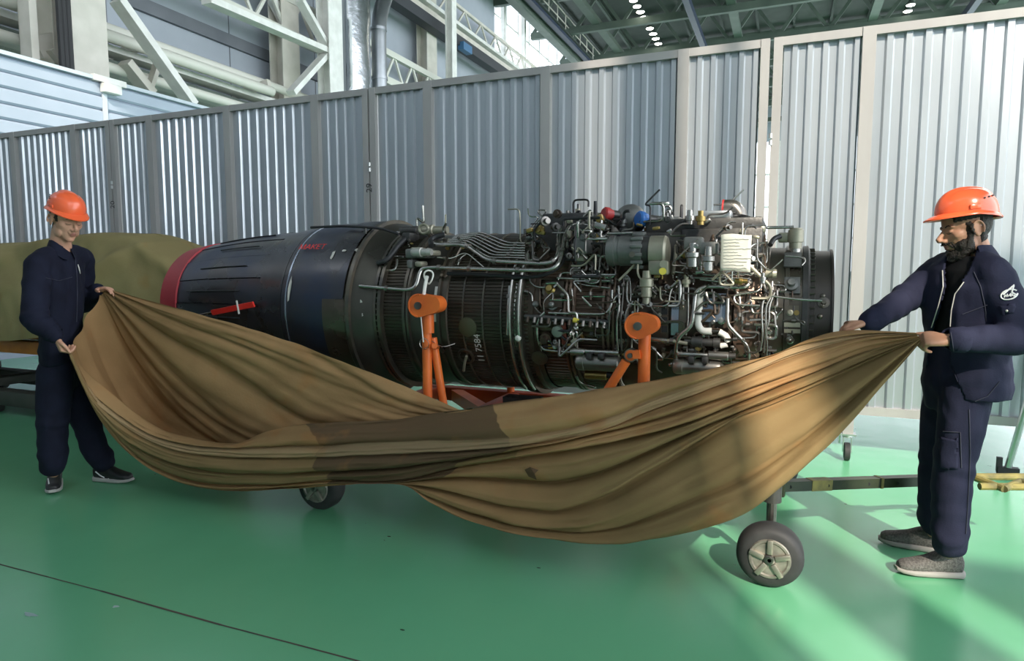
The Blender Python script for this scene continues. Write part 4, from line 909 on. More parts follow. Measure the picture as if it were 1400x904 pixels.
# ================================================================== THE COVER HELD BY THE TWO MEN
def canvas_mat(name, c1, c2, panel=False):
    m = bpy.data.materials.new(name); m.use_nodes = True; N = m.node_tree.nodes; L = m.node_tree.links; b = N['Principled BSDF']
    tc = N.new('ShaderNodeTexCoord')
    nz = N.new('ShaderNodeTexNoise'); nz.inputs['Scale'].default_value = 2.2; nz.inputs['Detail'].default_value = 7; L.new(tc.outputs['Object'], nz.inputs['Vector'])
    mr = N.new('ShaderNodeMapRange'); mr.inputs[1].default_value = .36; mr.inputs[2].default_value = .66; L.new(nz.outputs['Fac'], mr.inputs[0])
    mx = N.new('ShaderNodeMix'); mx.data_type = 'RGBA'; mx.inputs[6].default_value = (*c1, 1); mx.inputs[7].default_value = (*c2, 1); L.new(mr.outputs[0], mx.inputs[0]); col = mx.outputs[2]
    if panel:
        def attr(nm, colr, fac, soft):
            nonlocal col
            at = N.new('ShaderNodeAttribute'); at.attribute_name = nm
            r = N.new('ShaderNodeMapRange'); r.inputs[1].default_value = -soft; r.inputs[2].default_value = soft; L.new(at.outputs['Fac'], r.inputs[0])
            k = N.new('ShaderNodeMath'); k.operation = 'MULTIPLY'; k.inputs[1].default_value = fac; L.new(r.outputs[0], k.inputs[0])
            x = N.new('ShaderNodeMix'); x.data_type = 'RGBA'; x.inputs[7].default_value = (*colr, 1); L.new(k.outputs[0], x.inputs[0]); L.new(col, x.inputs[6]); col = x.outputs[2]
        attr('olive', (.11, .095, .04), .5, .5)  # shade of the lower folds painted in as darker olive
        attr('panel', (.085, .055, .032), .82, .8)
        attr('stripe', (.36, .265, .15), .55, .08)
    # rusty blotches
    n3 = N.new('ShaderNodeTexNoise'); n3.inputs['Scale'].default_value = 5; n3.inputs['Detail'].default_value = 3; L.new(tc.outputs['Object'], n3.inputs['Vector'])
    r3 = N.new('ShaderNodeMapRange'); r3.inputs[1].default_value = .58; r3.inputs[2].default_value = .72; r3.inputs[4].default_value = .45; L.new(n3.outputs['Fac'], r3.inputs[0])
    x3 = N.new('ShaderNodeMix'); x3.data_type = 'RGBA'; x3.inputs[7].default_value = (c1[0] * .95, c1[1] * .72, c1[2] * .55, 1); L.new(r3.outputs[0], x3.inputs[0]); L.new(col, x3.inputs[6])
    L.new(x3.outputs[2], b.inputs['Base Color']); b.inputs['Roughness'].default_value = .85; b.inputs['Specular IOR Level'].default_value = .2
    n2 = N.new('ShaderNodeTexNoise'); n2.inputs['Scale'].default_value = 60; n2.inputs['Detail'].default_value = 5; L.new(tc.outputs['Object'], n2.inputs['Vector'])
    bp = N.new('ShaderNodeBump'); bp.inputs['Strength'].default_value = .12; bp.inputs['Distance'].default_value = .01; L.new(n2.outputs['Fac'], bp.inputs['Height']); L.new(bp.outputs[0], b.inputs['Normal'])
    return m
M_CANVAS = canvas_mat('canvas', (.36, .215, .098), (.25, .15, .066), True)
# Lengthwise fold lines, top edge first: (photo x, photo y, distance Y); each runs from the left man's hands to the right man's hands.
CURV = [
 # back sheet
 ('A0', [(150, 396, 2.93), (250, 424, 2.97), (350, 452, 2.99), (450, 487, 3.0), (540, 524, 3.0), (600, 548, 3.0), (650, 566, 2.99), (760, 572, 2.97), (900, 556, 2.98), (1040, 500, 3.08), (1142, 462, 3.24)], .018),
 ('A1', [(148, 397, 2.93), (240, 440, 2.94), (340, 476, 2.96), (440, 520, 2.98), (530, 556, 2.98), (600, 572, 2.98), (700, 584, 2.97), (800, 580, 2.96), (920, 562, 2.97), (1050, 506, 3.08), (1142, 463, 3.24)], .03),
 ('A2', [(146, 398, 2.93), (225, 458, 2.97), (310, 510, 2.99), (385, 556, 2.99), (440, 582, 2.98), (540, 592, 2.98), (680, 592, 2.97), (800, 584, 2.96), (920, 566, 2.97), (1050, 508, 3.08), (1143, 464, 3.24)], .035),
 ('A3', [(143, 399, 2.93), (205, 478, 2.98), (270, 540, 3.0), (330, 585, 3.0), (400, 604, 2.98), (540, 600, 2.97), (680, 597, 2.96), (800, 588, 2.95), (920, 569, 2.97), (1050, 511, 3.08), (1144, 464, 3.24)], .02),
 ('A4', [(139, 400, 2.93), (185, 490, 3.02), (240, 560, 3.06), (300, 606, 3.04), (360, 622, 2.98), (540, 612, 2.95), (680, 602, 2.94), (800, 591, 2.94), (920, 572, 2.96), (1050, 514, 3.08), (1145, 465, 3.24)], -.03),
 ('A5', [(120, 430, 2.80), (150, 512, 2.94), (195, 585, 3.02), (260, 622, 2.98), (350, 634, 2.92), (540, 620, 2.91), (680, 606, 2.91), (800, 594, 2.92), (920, 575, 2.95), (1050, 516, 3.08), (1146, 465, 3.24)], -.02),
 ('PB', [(100, 470, 2.60), (122, 530, 2.70), (170, 590, 2.80), (235, 622, 2.84), (330, 632, 2.84), (540, 610, 2.87), (680, 596, 2.88), (800, 584, 2.90), (920, 560, 2.94), (1050, 510, 3.08), (1147, 462, 3.24)], -.01),
 # front sheet
 ('R', [(94, 474, 2.50), (111, 504, 2.60), (156, 543, 2.68), (207, 582, 2.71), (252, 597, 2.73), (320, 606, 2.76), (365, 590, 2.80), (418, 580, 2.82), (540, 573, 2.85), (614, 562, 2.86), (672, 554, 2.86), (800, 536, 2.88), (900, 519, 2.93), (1000, 498, 3.0), (1060, 484, 3.07), (1105, 464, 3.15), (1155, 452, 3.24), (1252, 455, 3.12)], .03),
 ('S1', [(95, 480, 2.48), (120, 530, 2.58), (170, 572, 2.65), (230, 602, 2.68), (307, 612, 2.71), (400, 611, 2.74), (540, 604, 2.77), (697, 598, 2.79), (817, 576, 2.82), (892, 545, 2.90), (988, 511, 2.98), (1090, 474, 3.12), (1180, 457, 3.18), (1253, 457, 3.12)], .012),
 ('S2', [(96, 483, 2.48), (128, 548, 2.57), (180, 592, 2.63), (240, 618, 2.66), (310, 627, 2.69), (400, 627, 2.72), (540, 622, 2.74), (697, 613, 2.77), (817, 590, 2.82), (892, 561, 2.89), (990, 526, 2.97), (1090, 486, 3.10), (1180, 462, 3.17), (1254, 458, 3.12)], .035),
 ('F2', [(97, 486, 2.48), (134, 560, 2.58), (188, 612, 2.65), (260, 640, 2.68), (340, 648, 2.71), (450, 645, 2.74), (560, 638, 2.76), (680, 620, 2.80), (783, 600, 2.83), (892, 575, 2.88), (1000, 540, 2.96), (1100, 506, 3.08), (1180, 476, 3.15), (1255, 460, 3.12)], .03),
 ('G1', [(98, 489, 2.49), (140, 570, 2.60), (196, 628, 2.68), (270, 660, 2.72), (360, 664, 2.74), (450, 658, 2.76), (548, 657, 2.78), (623, 640, 2.82), (720, 624, 2.82), (820, 608, 2.84), (920, 585, 2.88), (1010, 552, 2.96), (1100, 515, 3.07), (1180, 482, 3.14), (1256, 461, 3.12)], .045),
 ('G2', [(99, 490, 2.51), (142, 574, 2.62), (199, 633, 2.70), (275, 664, 2.74), (360, 667, 2.76), (450, 661, 2.78), (542, 659, 2.80), (620, 652, 2.84), (700, 656, 2.83), (770, 659, 2.82), (845, 637, 2.83), (965, 583, 2.92), (1090, 533, 3.04), (1180, 493, 3.12), (1257, 462, 3.12)], .03),
 ('G3', [(99, 490, 2.53), (143, 576, 2.64), (201, 635, 2.72), (280, 666, 2.76), (365, 668, 2.78), (455, 662, 2.79), (545, 660, 2.82), (600, 668, 2.82), (680, 690, 2.78), (760, 700, 2.76), (830, 678, 2.78), (872, 655, 2.80), (930, 620, 2.86), (1009, 572, 2.93), (1100, 535, 3.04), (1180, 498, 3.11), (1258, 463, 3.12)], .03),
 ('G4', [(100, 491, 2.55), (144, 577, 2.66), (203, 636, 2.74), (285, 667, 2.78), (370, 668, 2.80), (460, 662, 2.81), (550, 660, 2.83), (590, 680, 2.82), (660, 708, 2.78), (740, 726, 2.74), (840, 724, 2.74), (947, 684, 2.80), (1023, 650, 2.86), (1100, 600, 2.95), (1180, 533, 3.06), (1258, 464, 3.12)], .03),
 ('B', [(100, 492, 2.57), (145, 578, 2.68), (205, 638, 2.76), (290, 668, 2.80), (375, 669, 2.82), (465, 663, 2.83), (555, 661, 2.84), (600, 690, 2.82), (645, 711, 2.78), (720, 733, 2.75), (830, 746, 2.73), (930, 733, 2.76), (1000, 712, 2.79), (1040, 690, 2.83), (1075, 662, 2.88), (1150, 592, 2.98), (1212, 522, 3.06), (1259, 468, 3.12)], 0),
]
def build_cover():
    NU, NV = 240, 12
    rows = []; pxs = []
    for nm, pts, bulge in CURV:
        P = crom([Vector((p[0], p[1], p[2] * 400)) for p in pts], 12)   # smooth in (px, py, depth)
        acc = [0.0]
        for a, c in zip(P, P[1:]): acc.append(acc[-1] + math.hypot(c.x - a.x, c.y - a.y))
        out = []; j = 0
        for i in range(NU + 1):
            s_ = acc[-1] * i / NU
            while j < len(acc) - 2 and acc[j + 1] < s_: j += 1
            t = (s_ - acc[j]) / max(acc[j + 1] - acc[j], 1e-6); q = P[j].lerp(P[j + 1], min(max(t, 0), 1)); out.append(q)
        pxs.append(out); rows.append([onY(q.x, q.y, q.z / 400) for q in out])
    verts = []; pan = []; stri = []; olive_shade = []; nrow = 0
    K = len(CURV)
    def lin(tab, y):
        for (y0, x0), (y1, x1) in zip(tab, tab[1:]):
            if y <= y1: return x0 + (x1 - x0) * (y - y0) / (y1 - y0)
        return tab[-1][1]
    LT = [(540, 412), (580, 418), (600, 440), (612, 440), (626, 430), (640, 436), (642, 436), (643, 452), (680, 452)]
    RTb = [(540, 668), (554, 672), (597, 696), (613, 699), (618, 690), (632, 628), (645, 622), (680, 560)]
    for k in range(K - 1):
        bulge = CURV[k][2]
        for j in range(NV if k < K - 2 else NV + 1):
            t = j / NV; nrow += 1
            for i in range(NU + 1):
                u = i / NU; a, c = rows[k][i], rows[k + 1][i]; p = a.lerp(c, t)
                env = min(1, math.sin(math.pi * min(max(u, .0), 1)) * 1.6 + .12)
                w = (c - a).length; bl = bulge * env * min(1, w / .05)
                sk = t ** 1.6 if k >= 7 else t
                p.y -= 1.25 * bl * (max(0, math.sin(math.pi * sk)) ** .6)
                if k >= 8: p.y += .026 * env * min(1, w / .06) * ((math.exp(-(t / .10) ** 2) if k > 8 else 0) + (math.exp(-((1 - t) / .07) ** 2) if k < K - 2 else 0))
                p.z += .15 * bl * math.sin(math.pi * t)
                # fan wrinkles close to the hands and fine creases along the folds
                vv = k + t
                fan = math.exp(-((u) / .16) ** 2) + math.exp(-((1 - u) / .14) ** 2)
                p.y += .010 * fan * math.sin(vv * 7.3 + 1.3 * math.sin(vv * 2.1)) * min(1, w / .02)
                n1 = mnoise.noise(Vector((u * 9, vv * 2.6, 1.7))); n2 = mnoise.noise(Vector((u * 26, vv * 4.0 + u * 14, 5.1)))
                p.y += env * (.016 * n1 + .007 * n2) * min(1, w / .04)
                p.z += env * .004 * n2
                # sharp lengthwise creases that come and go
                for fr_, am, sd_ in ((1.0, .030, 0.0), (2.0, .022, 4.0)):
                    ph = vv * fr_ + .9 * mnoise.noise(Vector((u * 3.0, vv * .6, sd_))) + u * .8; w_ = abs((ph % 1.0) - .5) * 2
                    p.y += env * am * (max(0, 1 - w_ / .30)) ** 1.3 * (.35 + .65 * max(0, mnoise.noise(Vector((u * 4, vv * 1.3, sd_ + 9))) + .3)) * min(1, w / .05)
                verts.append(p)
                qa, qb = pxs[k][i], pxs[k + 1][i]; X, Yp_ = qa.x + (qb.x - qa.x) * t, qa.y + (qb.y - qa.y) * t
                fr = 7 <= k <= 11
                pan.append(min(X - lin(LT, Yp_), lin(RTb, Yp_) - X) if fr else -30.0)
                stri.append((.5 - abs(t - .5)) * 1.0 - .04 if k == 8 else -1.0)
                olive_shade.append((u * 9 - 5.2) if k >= 11 else (1 if (k in (9, 10) and u < .55) else -1))  # where the fold shade goes into the canvas colour
    n = NU + 1; fs = [(r * n + i, r * n + i + 1, (r + 1) * n + i + 1, (r + 1) * n + i) for r in range(nrow - 1) for i in range(NU)]
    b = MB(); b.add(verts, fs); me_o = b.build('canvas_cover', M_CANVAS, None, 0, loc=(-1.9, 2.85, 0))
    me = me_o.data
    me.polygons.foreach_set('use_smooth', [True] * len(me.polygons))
    for nm, dat in (('panel', pan), ('stripe', stri), ('olive', olive_shade)):
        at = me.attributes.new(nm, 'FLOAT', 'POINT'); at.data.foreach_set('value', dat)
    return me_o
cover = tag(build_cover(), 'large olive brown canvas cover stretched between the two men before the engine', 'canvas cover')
# small torn patch on the cover
p = onY(731, 647, 2.765)
tp = MB(); tp.add([p + V(-.05, 0, .01), p + V(-.02, -.006, .028), p + V(.02, -.004, .018), p + V(.004, -.012, -.0), p + V(.012, -.004, -.03), p + V(-.03, 0, -.02)], [(0, 1, 3), (1, 2, 3), (3, 4, 5), (0, 3, 5)])
tp.build('tear', mat('tear_dark', (.10, .055, .025), .9), cover, 0)

# ================================================================== COVERED ENGINE IN THE BACK LEFT
M_CANV2 = canvas_mat('canvas_old', (.30, .25, .115), (.235, .19, .085))
def back_cover():
    e = empty('covered_engine', (-7.6, 4.35, 0), 'second engine wholly hidden under an olive canvas cover by the fence', 'covered engine')
    X0, X1 = -10.7, -4.55; nx, na = 150, 70
    tops = [(-10.7, 1.50), (onY(0, 333, 4.35).x, onY(0, 333, 4.35).z), (onY(60, 331, 4.35).x, onY(60, 331, 4.35).z), (onY(118, 322, 4.35).x, onY(118, 322, 4.35).z), (onY(150, 317.5, 4.35).x, onY(150, 317.5, 4.35).z), (onY(215, 318, 4.35).x, onY(215, 318, 4.35).z), (onY(240, 329, 4.35).x, onY(240, 329, 4.35).z), (onY(264, 347, 4.35).x, onY(264, 347, 4.35).z), (-4.55, 1.30)]
    def ztop(x):
        for (a, za), (c, zc) in zip(tops, tops[1:]):
            if x <= c: t = (x - a) / (c - a); return za + (zc - za) * t
        return tops[-1][1]
    hem = .76; vs = []
    ridges = [(onY(207, 336, 4.1), V(-.9, 0, -.55)), (onY(207, 336, 4.1), V(.75, 0, -.5)), (onY(128, 334, 4.1), V(-.4, 0, -.9)), (onY(20, 352, 4.0), V(-.97, 0, -.2)), (onY(10, 395, 3.9), V(-.97, 0, -.25)), (onY(170, 352, 4.0), V(-.75, 0, -.66)), (onY(225, 360, 4.0), V(.6, 0, -.8)), (onY(120, 380, 3.9), V(-.8, 0, -.6))]
    for i in range(nx + 1):
        x = X0 + (X1 - X0) * i / nx; zt = ztop(x)
        endf = min(1, max(0, (X1 - x) / .5)); hw = .52 * (.45 + .55 * endf ** .5)
        for j in range(na + 1):
            t = j / na * 2 - 1      # -1 front hem .. 1 back hem
            s_ = abs(t)
            if s_ < .28: yy = .34 * hw / .52 * (s_ / .28); zz = zt - .05 * (s_ / .28) ** 2
            else:
                q = (s_ - .28) / .72; yy = (.34 + .20 * math.sin(q * math.pi / 2)) * hw / .52; zz = (zt - .05) + (hem + .04 * math.sin(x * 3) - zt + .05) * (q ** 1.02)
            p = V(x, 4.35 + (yy if t > 0 else -yy), zz)
            d = 0
            if t < .1:
                for o, dr in ridges:
                    rel = V(p.x - o.x, 0, p.z - o.z); dr = dr.normalized(); al = rel.dot(dr); pe = (rel - dr * al).length
                    if al > -.2: d += min(1, (al + .2) / .35) ** 2 * .075 * math.exp(-(pe / (.05 + .13 * max(al, 0))) ** 2) * math.exp(-max(al, 0) / .9)
            d += .045 * mnoise.noise(V(p.x * 2.2 + p.z * 1.5, p.z * 2.0, 3)) + .012 * mnoise.noise(V(p.x * 7 + p.z * 5, p.z * 4, 8))
            p.y += -d if t < 0 else d; p.z += d * .35 * (1 - s_)
            vs.append(p)
    n = na + 1; fs = [(i * n + j, i * n + j + 1, (i + 1) * n + j + 1, (i + 1) * n + j) for i in range(nx) for j in range(na)]
    fs.append(tuple(nx * n + j for j in range(n)))
    o = MB().add(vs, fs).build('canvas', M_CANV2, e, 0); o.data.polygons.foreach_set('use_smooth', [True] * len(o.data.polygons))
    og = mat('old_orange', (.55, .17, .02), .45, col2=(.42, .12, .015), scale=6); dk = mat('dark_pallet', (.035, .04, .032), .6, col2=(.055, .055, .045), scale=5)
    for Yb in (3.92, 4.75):
        MB().box((-7.7, Yb, .66), (5.4, .1, .12), bev=.01).build('stand_beam', og, e)
        MB().box((-7.7, Yb, .16), (5.4, .14, .14), bev=.01).build('base_beam', dk, e)
        for x in (-10.2, -8.6, -7.25, -5.6): MB().box((x, Yb, .42), (.12, .1, .40), bev=.01).build('stand_leg', mat('dark_leg', (.05, .05, .05), .5), e); MB().cyl((x + .2, Yb - .03, .06), (x + .2, Yb + .03, .06), .06, seg=14).build('roller', M_RUBBER, e)
    for x in (-10.2, -8.6, -7.25, -5.6): MB().box((x, 4.35, .27), (.2, .9, .08), bev=.01).build('base_plank', dk, e); MB().box((x + .1, 4.3, .745), (.16, .8, .06), bev=.015).build('stand_pad', og, e)
    return e
back_cover()
# ================================================================== PEOPLE
from mathutils.bvhtree import BVHTree
def unit(v): return Vector(v).normalized()
def loft(b, secs, seg=20, power=2.4):
    # secs: (centre, axisA (with length), axisB (with length))
    vs = []
    for c, A, B in secs:
        for k in range(seg):
            a = 2 * math.pi * k / seg; ca, sa = math.cos(a), math.sin(a); f = (abs(ca) ** power + abs(sa) ** power) ** (-1 / power)
            vs.append(Vector(c) + Vector(A) * ca * f + Vector(B) * sa * f)
    n = len(secs); fs = [(i * seg + k, i * seg + (k + 1) % seg, (i + 1) * seg + (k + 1) % seg, (i + 1) * seg + k) for i in range(n - 1) for k in range(seg)]
    fs.append(tuple(range(seg))[::-1]); fs.append(tuple((n - 1) * seg + k for k in range(seg)))
    return b.add(vs, fs)
def limb(b, pts, rad, seg=16, n=6):
    P = crom([Vector((p[0], p[1], p[2])) for p in pts], n); R = []
    for i in range(len(pts) - 1):
        for k in range(n): t = k / n; R.append(rad[i] + (rad[i + 1] - rad[i]) * t)
    R.append(rad[-1]); b.tube(P, R, seg); b.ell(P[0], R[0] * .98, seg=12, rings=8); b.ell(P[-1], R[-1] * .98, seg=12, rings=8)
def remesh(b, name, voxel, smooth, m, parent, fold=None):
    me = bpy.data.meshes.new('tmp'); me.from_pydata(b.v, [], b.f)
    bm = bmesh.new(); bm.from_mesh(me); bmesh.ops.recalc_face_normals(bm, faces=bm.faces); bm.to_mesh(me); bm.free()
    o = bpy.data.objects.new('tmp', me); COL.objects.link(o)
    md = o.modifiers.new('r', 'REMESH'); md.mode = 'VOXEL'; md.voxel_size = voxel
    if smooth: s_ = o.modifiers.new('s', 'SMOOTH'); s_.factor = .5; s_.iterations = smooth
    dg = bpy.context.evaluated_depsgraph_get(); dg.update(); nm = bpy.data.meshes.new_from_object(o.evaluated_get(dg)); bpy.data.objects.remove(o); bpy.data.meshes.remove(me)
    nm.name = name
    if fold:
        N_ = [v.normal.copy() for v in nm.vertices]
        for v, n_ in zip(nm.vertices, N_): v.co = v.co + n_ * fold(v.co, n_)
    off = Vector((0, 0, 0)); q = parent
    while q is not None: off += q.location; q = q.parent
    nm.materials.clear(); nm.materials.append(m); nm.polygons.foreach_set('use_smooth', [True] * len(nm.polygons))
    world = nm.copy(); nm.transform(Matrix.Translation(-off))
    r = bpy.data.objects.new(name, nm); COL.objects.link(r); r.parent = parent
    return r, off
def pxof(p):
    v = p - CAM; D = v.dot(FW); return CX + F_PX * v.dot(RT) / D, CY - F_PX * v.dot(UPV) / D
def inpoly(x, y, P):
    c = False; j = len(P) - 1
    for i in range(len(P)):
        if (P[i][1] > y) != (P[j][1] > y) and x < (P[j][0] - P[i][0]) * (y - P[i][1]) / (P[j][1] - P[i][1]) + P[i][0]: c = not c
        j = i
    return c
def surf(o, off):
    me = o.data; bm = bmesh.new(); bm.from_mesh(me); t = BVHTree.FromBMesh(bm); bm.free(); return t
def hit(tree, off, px, py, out=0.0):
    d = ray(px, py).normalized(); h = tree.ray_cast(CAM - off, d)
    if h[0] is None:
        return None
    return h[0] + off + h[1] * out
def lineon(tree, off, pts, r, name, m, parent, out=.003, n=5, seg=6, closed=False):
    P = []
    fine = []
    for a, c in zip(pts, pts[1:]):
        for k in range(n): fine.append((a[0] + (c[0] - a[0]) * k / n, a[1] + (c[1] - a[1]) * k / n))
    fine.append(pts[-1])
    for x, y in fine:
        h = hit(tree, off, x, y, out)
        if h is not None and (not P or (h - P[-1]).length < .12): P.append(h)
    if len(P) < 2: return None
    return MB().tube(P, r, seg).build(name, m, parent, 60)
def raise_patch(o, off, test, lift, name, m, parent, noise=0.0, taper=0):
    me = o.data; use = {}; fs = []; vs = []
    for p in me.polygons:
        if all(test(me.vertices[i].co + off, me.vertices[i].normal) for i in p.vertices):
            f = []
            for i in p.vertices:
                if i not in use:
                    v = me.vertices[i]; use[i] = len(vs); w = v.co + off
                    vs.append((w, v.normal * (lift + (noise * mnoise.noise(w * 90) if noise else 0))))
                f.append(use[i])
            fs.append(f)
    if not fs: return None
    cnt = {}
    for f in fs:
        for a, c in zip(f, f[1:] + f[:1]): cnt[(min(a, c), max(a, c))] = cnt.get((min(a, c), max(a, c)), 0) + 1
    ring = {}
    for (a, c), q in cnt.items():
        if q == 1: ring[a] = 0; ring[c] = 0
    for lev in range(1, taper + 1):
        for (a, c) in cnt:
            for x, y in ((a, c), (c, a)):
                if ring.get(x) == lev - 1 and y not in ring: ring[y] = lev
    vs = [w + n_ * (1.0 if taper == 0 else (ring.get(i, taper + 1) + .15) / (taper + 1.15)) for i, (w, n_) in enumerate(vs)]
    r = MB().add(vs, fs).build(name, m, parent, 0); r.data.polygons.foreach_set('use_smooth', [True] * len(r.data.polygons))
    sm = r.modifiers.new('t', 'SOLIDIFY'); sm.thickness = max(lift * 1.2, .003); sm.offset = -1
    return r
def cut(o, off, poly, nmax=1.0):
    bm = bmesh.new(); bm.from_mesh(o.data); dead = []
    for f in bm.faces:
        c = f.calc_center_median() + off
        if f.normal.dot((CAM - c).normalized()) > .05:
            x, y = pxof(c)
            if inpoly(x, y, poly): dead.append(f)
    bmesh.ops.delete(bm, geom=dead, context='FACES'); bm.to_mesh(o.data); bm.free()

M_SKIN = {}
def skin_mat(nm, c, c2):
    return mat(nm, c, .48, col2=c2, scale=14, bump=.05, bscale=120, spec=.35)
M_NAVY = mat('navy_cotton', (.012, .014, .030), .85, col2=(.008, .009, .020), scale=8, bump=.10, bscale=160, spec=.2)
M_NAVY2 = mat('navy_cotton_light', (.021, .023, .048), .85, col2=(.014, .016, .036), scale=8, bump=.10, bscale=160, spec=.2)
M_TEE = mat('black_tee', (.008, .008, .009), .85, spec=.2)
M_HAIR = mat('dark_hair', (.012, .009, .007), .6, col2=(.025, .018, .012), scale=60, bump=.5, bscale=220)
M_HELM = mat('helmet_orange', (.97, .15, .05), .22, col2=(.94, .135, .045), scale=3, coat=.3)
M_LIP = mat('lip', (.36, .15, .115), .45)

def hand_parts(b, wrist, d, palm_n, side_thumb, curl, scale=1.0, spread=.1, thumb_dir=None):
    """palm and five fingers; d = wrist->knuckles, palm_n = direction the palm faces, side_thumb = unit vector from palm centre towards the thumb side"""
    d = unit(d); s_ = unit(side_thumb); s_ = (s_ - d * s_.dot(d)).normalized(); n_ = unit(palm_n); n_ = (n_ - d * n_.dot(d) - s_ * n_.dot(s_)).normalized()
    L = .088 * scale; w = Vector(wrist)
    loft(b, [(w - d * .03, s_ * .026 * scale, n_ * .020 * scale), (w, s_ * .027 * scale, n_ * .019 * scale), (w + d * L * .4, s_ * .036 * scale, n_ * .017 * scale), (w + d * L * .8, s_ * .041 * scale, n_ * .015 * scale), (w + d * L * 1.02, s_ * .037 * scale, n_ * .011 * scale)], 16, 2.6)
    lens = (.072, .080, .075, .058); tips = []
    for k in range(4):
        base = w + d * L * (.93 - .04 * abs(k - 1)) + s_ * (.029 - .0195 * k) * scale; a = 0.0; P = [base - d * .02]; R = [.0088 * scale]; p = base; P.append(p); R.append(.0092 * scale)
        for sgm, fr in ((.45, .46), (.30, .30), (.25, .24)):
            a += curl[min(k, len(curl) - 1)] * sgm * 1.0 if False else curl[min(k, len(curl) - 1)] * (.42 if sgm == .45 else .36 if sgm == .30 else .22)
            dd = (d * math.cos(a) + n_ * math.sin(a) + s_ * spread * (1.5 - k) * .25).normalized(); p = p + dd * lens[k] * fr * scale; P.append(p); R.append((.0088, .0080, .0068)[0 if sgm == .45 else 1 if sgm == .30 else 2] * scale)
        limb(b, P, R, 10, 4); tips.append(p)
    td = unit(thumb_dir) if thumb_dir is not None else unit(d * .65 + s_ * .55 + n_ * .5)
    tb = w + d * L * .25 + s_ * .030 * scale; t1 = tb + unit(td + s_ * .3) * .036 * scale; t2 = t1 + unit(td) * .030 * scale; t3 = t2 + unit(td * .8 + d * .5) * .024 * scale
    limb(b, [tb - s_ * .008, t1, t2, t3], [.0125 * scale, .011 * scale, .0095 * scale, .0075 * scale], 10, 4)
    return tips

def head_parts(b, c, f, l, u, k=1.0, nose=1.0):
    R = Matrix((f, l, u)).transposed()
    def P(a, b_, d): return Vector(c) + (f * a + l * b_ + u * d) * k
    def EL(a, b_, d, r, seg=18): b.ell(P(a, b_, d), tuple(q * k for q in r), R, seg, 12)
    EL(-.005, 0, .035, (.098, .078, .100)); EL(.030, 0, -.020, (.066, .066, .075)); EL(.030, 0, -.062, (.058, .054, .052))
    EL(.066, 0, -.102, (.024, .026, .020)); EL(.045, 0, -.085, (.042, .040, .034))
    for q in (-1, 1):
        EL(.052, q * .042, -.018, (.030, .024, .026)); EL(.025, q * .050, -.068, (.036, .014, .036)); EL(.074, q * .030, .022, (.016, .026, .010))
        EL(.079, q * .031, .0, (.012, .016, .009))
        b.ell(P(-.008, q * .078, -.010), (.023 * k, .008 * k, .035 * k), R @ Matrix.Rotation(q * .35, 3, 'Z') @ Matrix.Rotation(-.2, 3, 'Y'), 14, 10)
        b.tube([P(-.008 + .021 * math.cos(a), q * (.084 + .006 * (1 - math.cos(a)) * .5), -.006 + .031 * math.sin(a)) for a in np.linspace(-1.2, 4.0, 16)], .005 * k, 8)
        EL(.100, q * .0125, -.037, (.013, .0085, .009))
    b.tube([P(.080, 0, .028), P(.090, 0, .008), P(.104 + .004 * nose, 0, -.014), P(.114 + .006 * nose, 0, -.030)], [.010 * k, .0095 * k, .0105 * k, .0125 * k], 12); EL(.110 + .005 * nose, 0, -.031, (.012, .0125, .0105))
    EL(.086, 0, -.056, (.014, .026, .013)); EL(.092, 0, -.0585, (.0105, .022, .0055)); EL(.090, 0, -.0715, (.0105, .019, .0065))
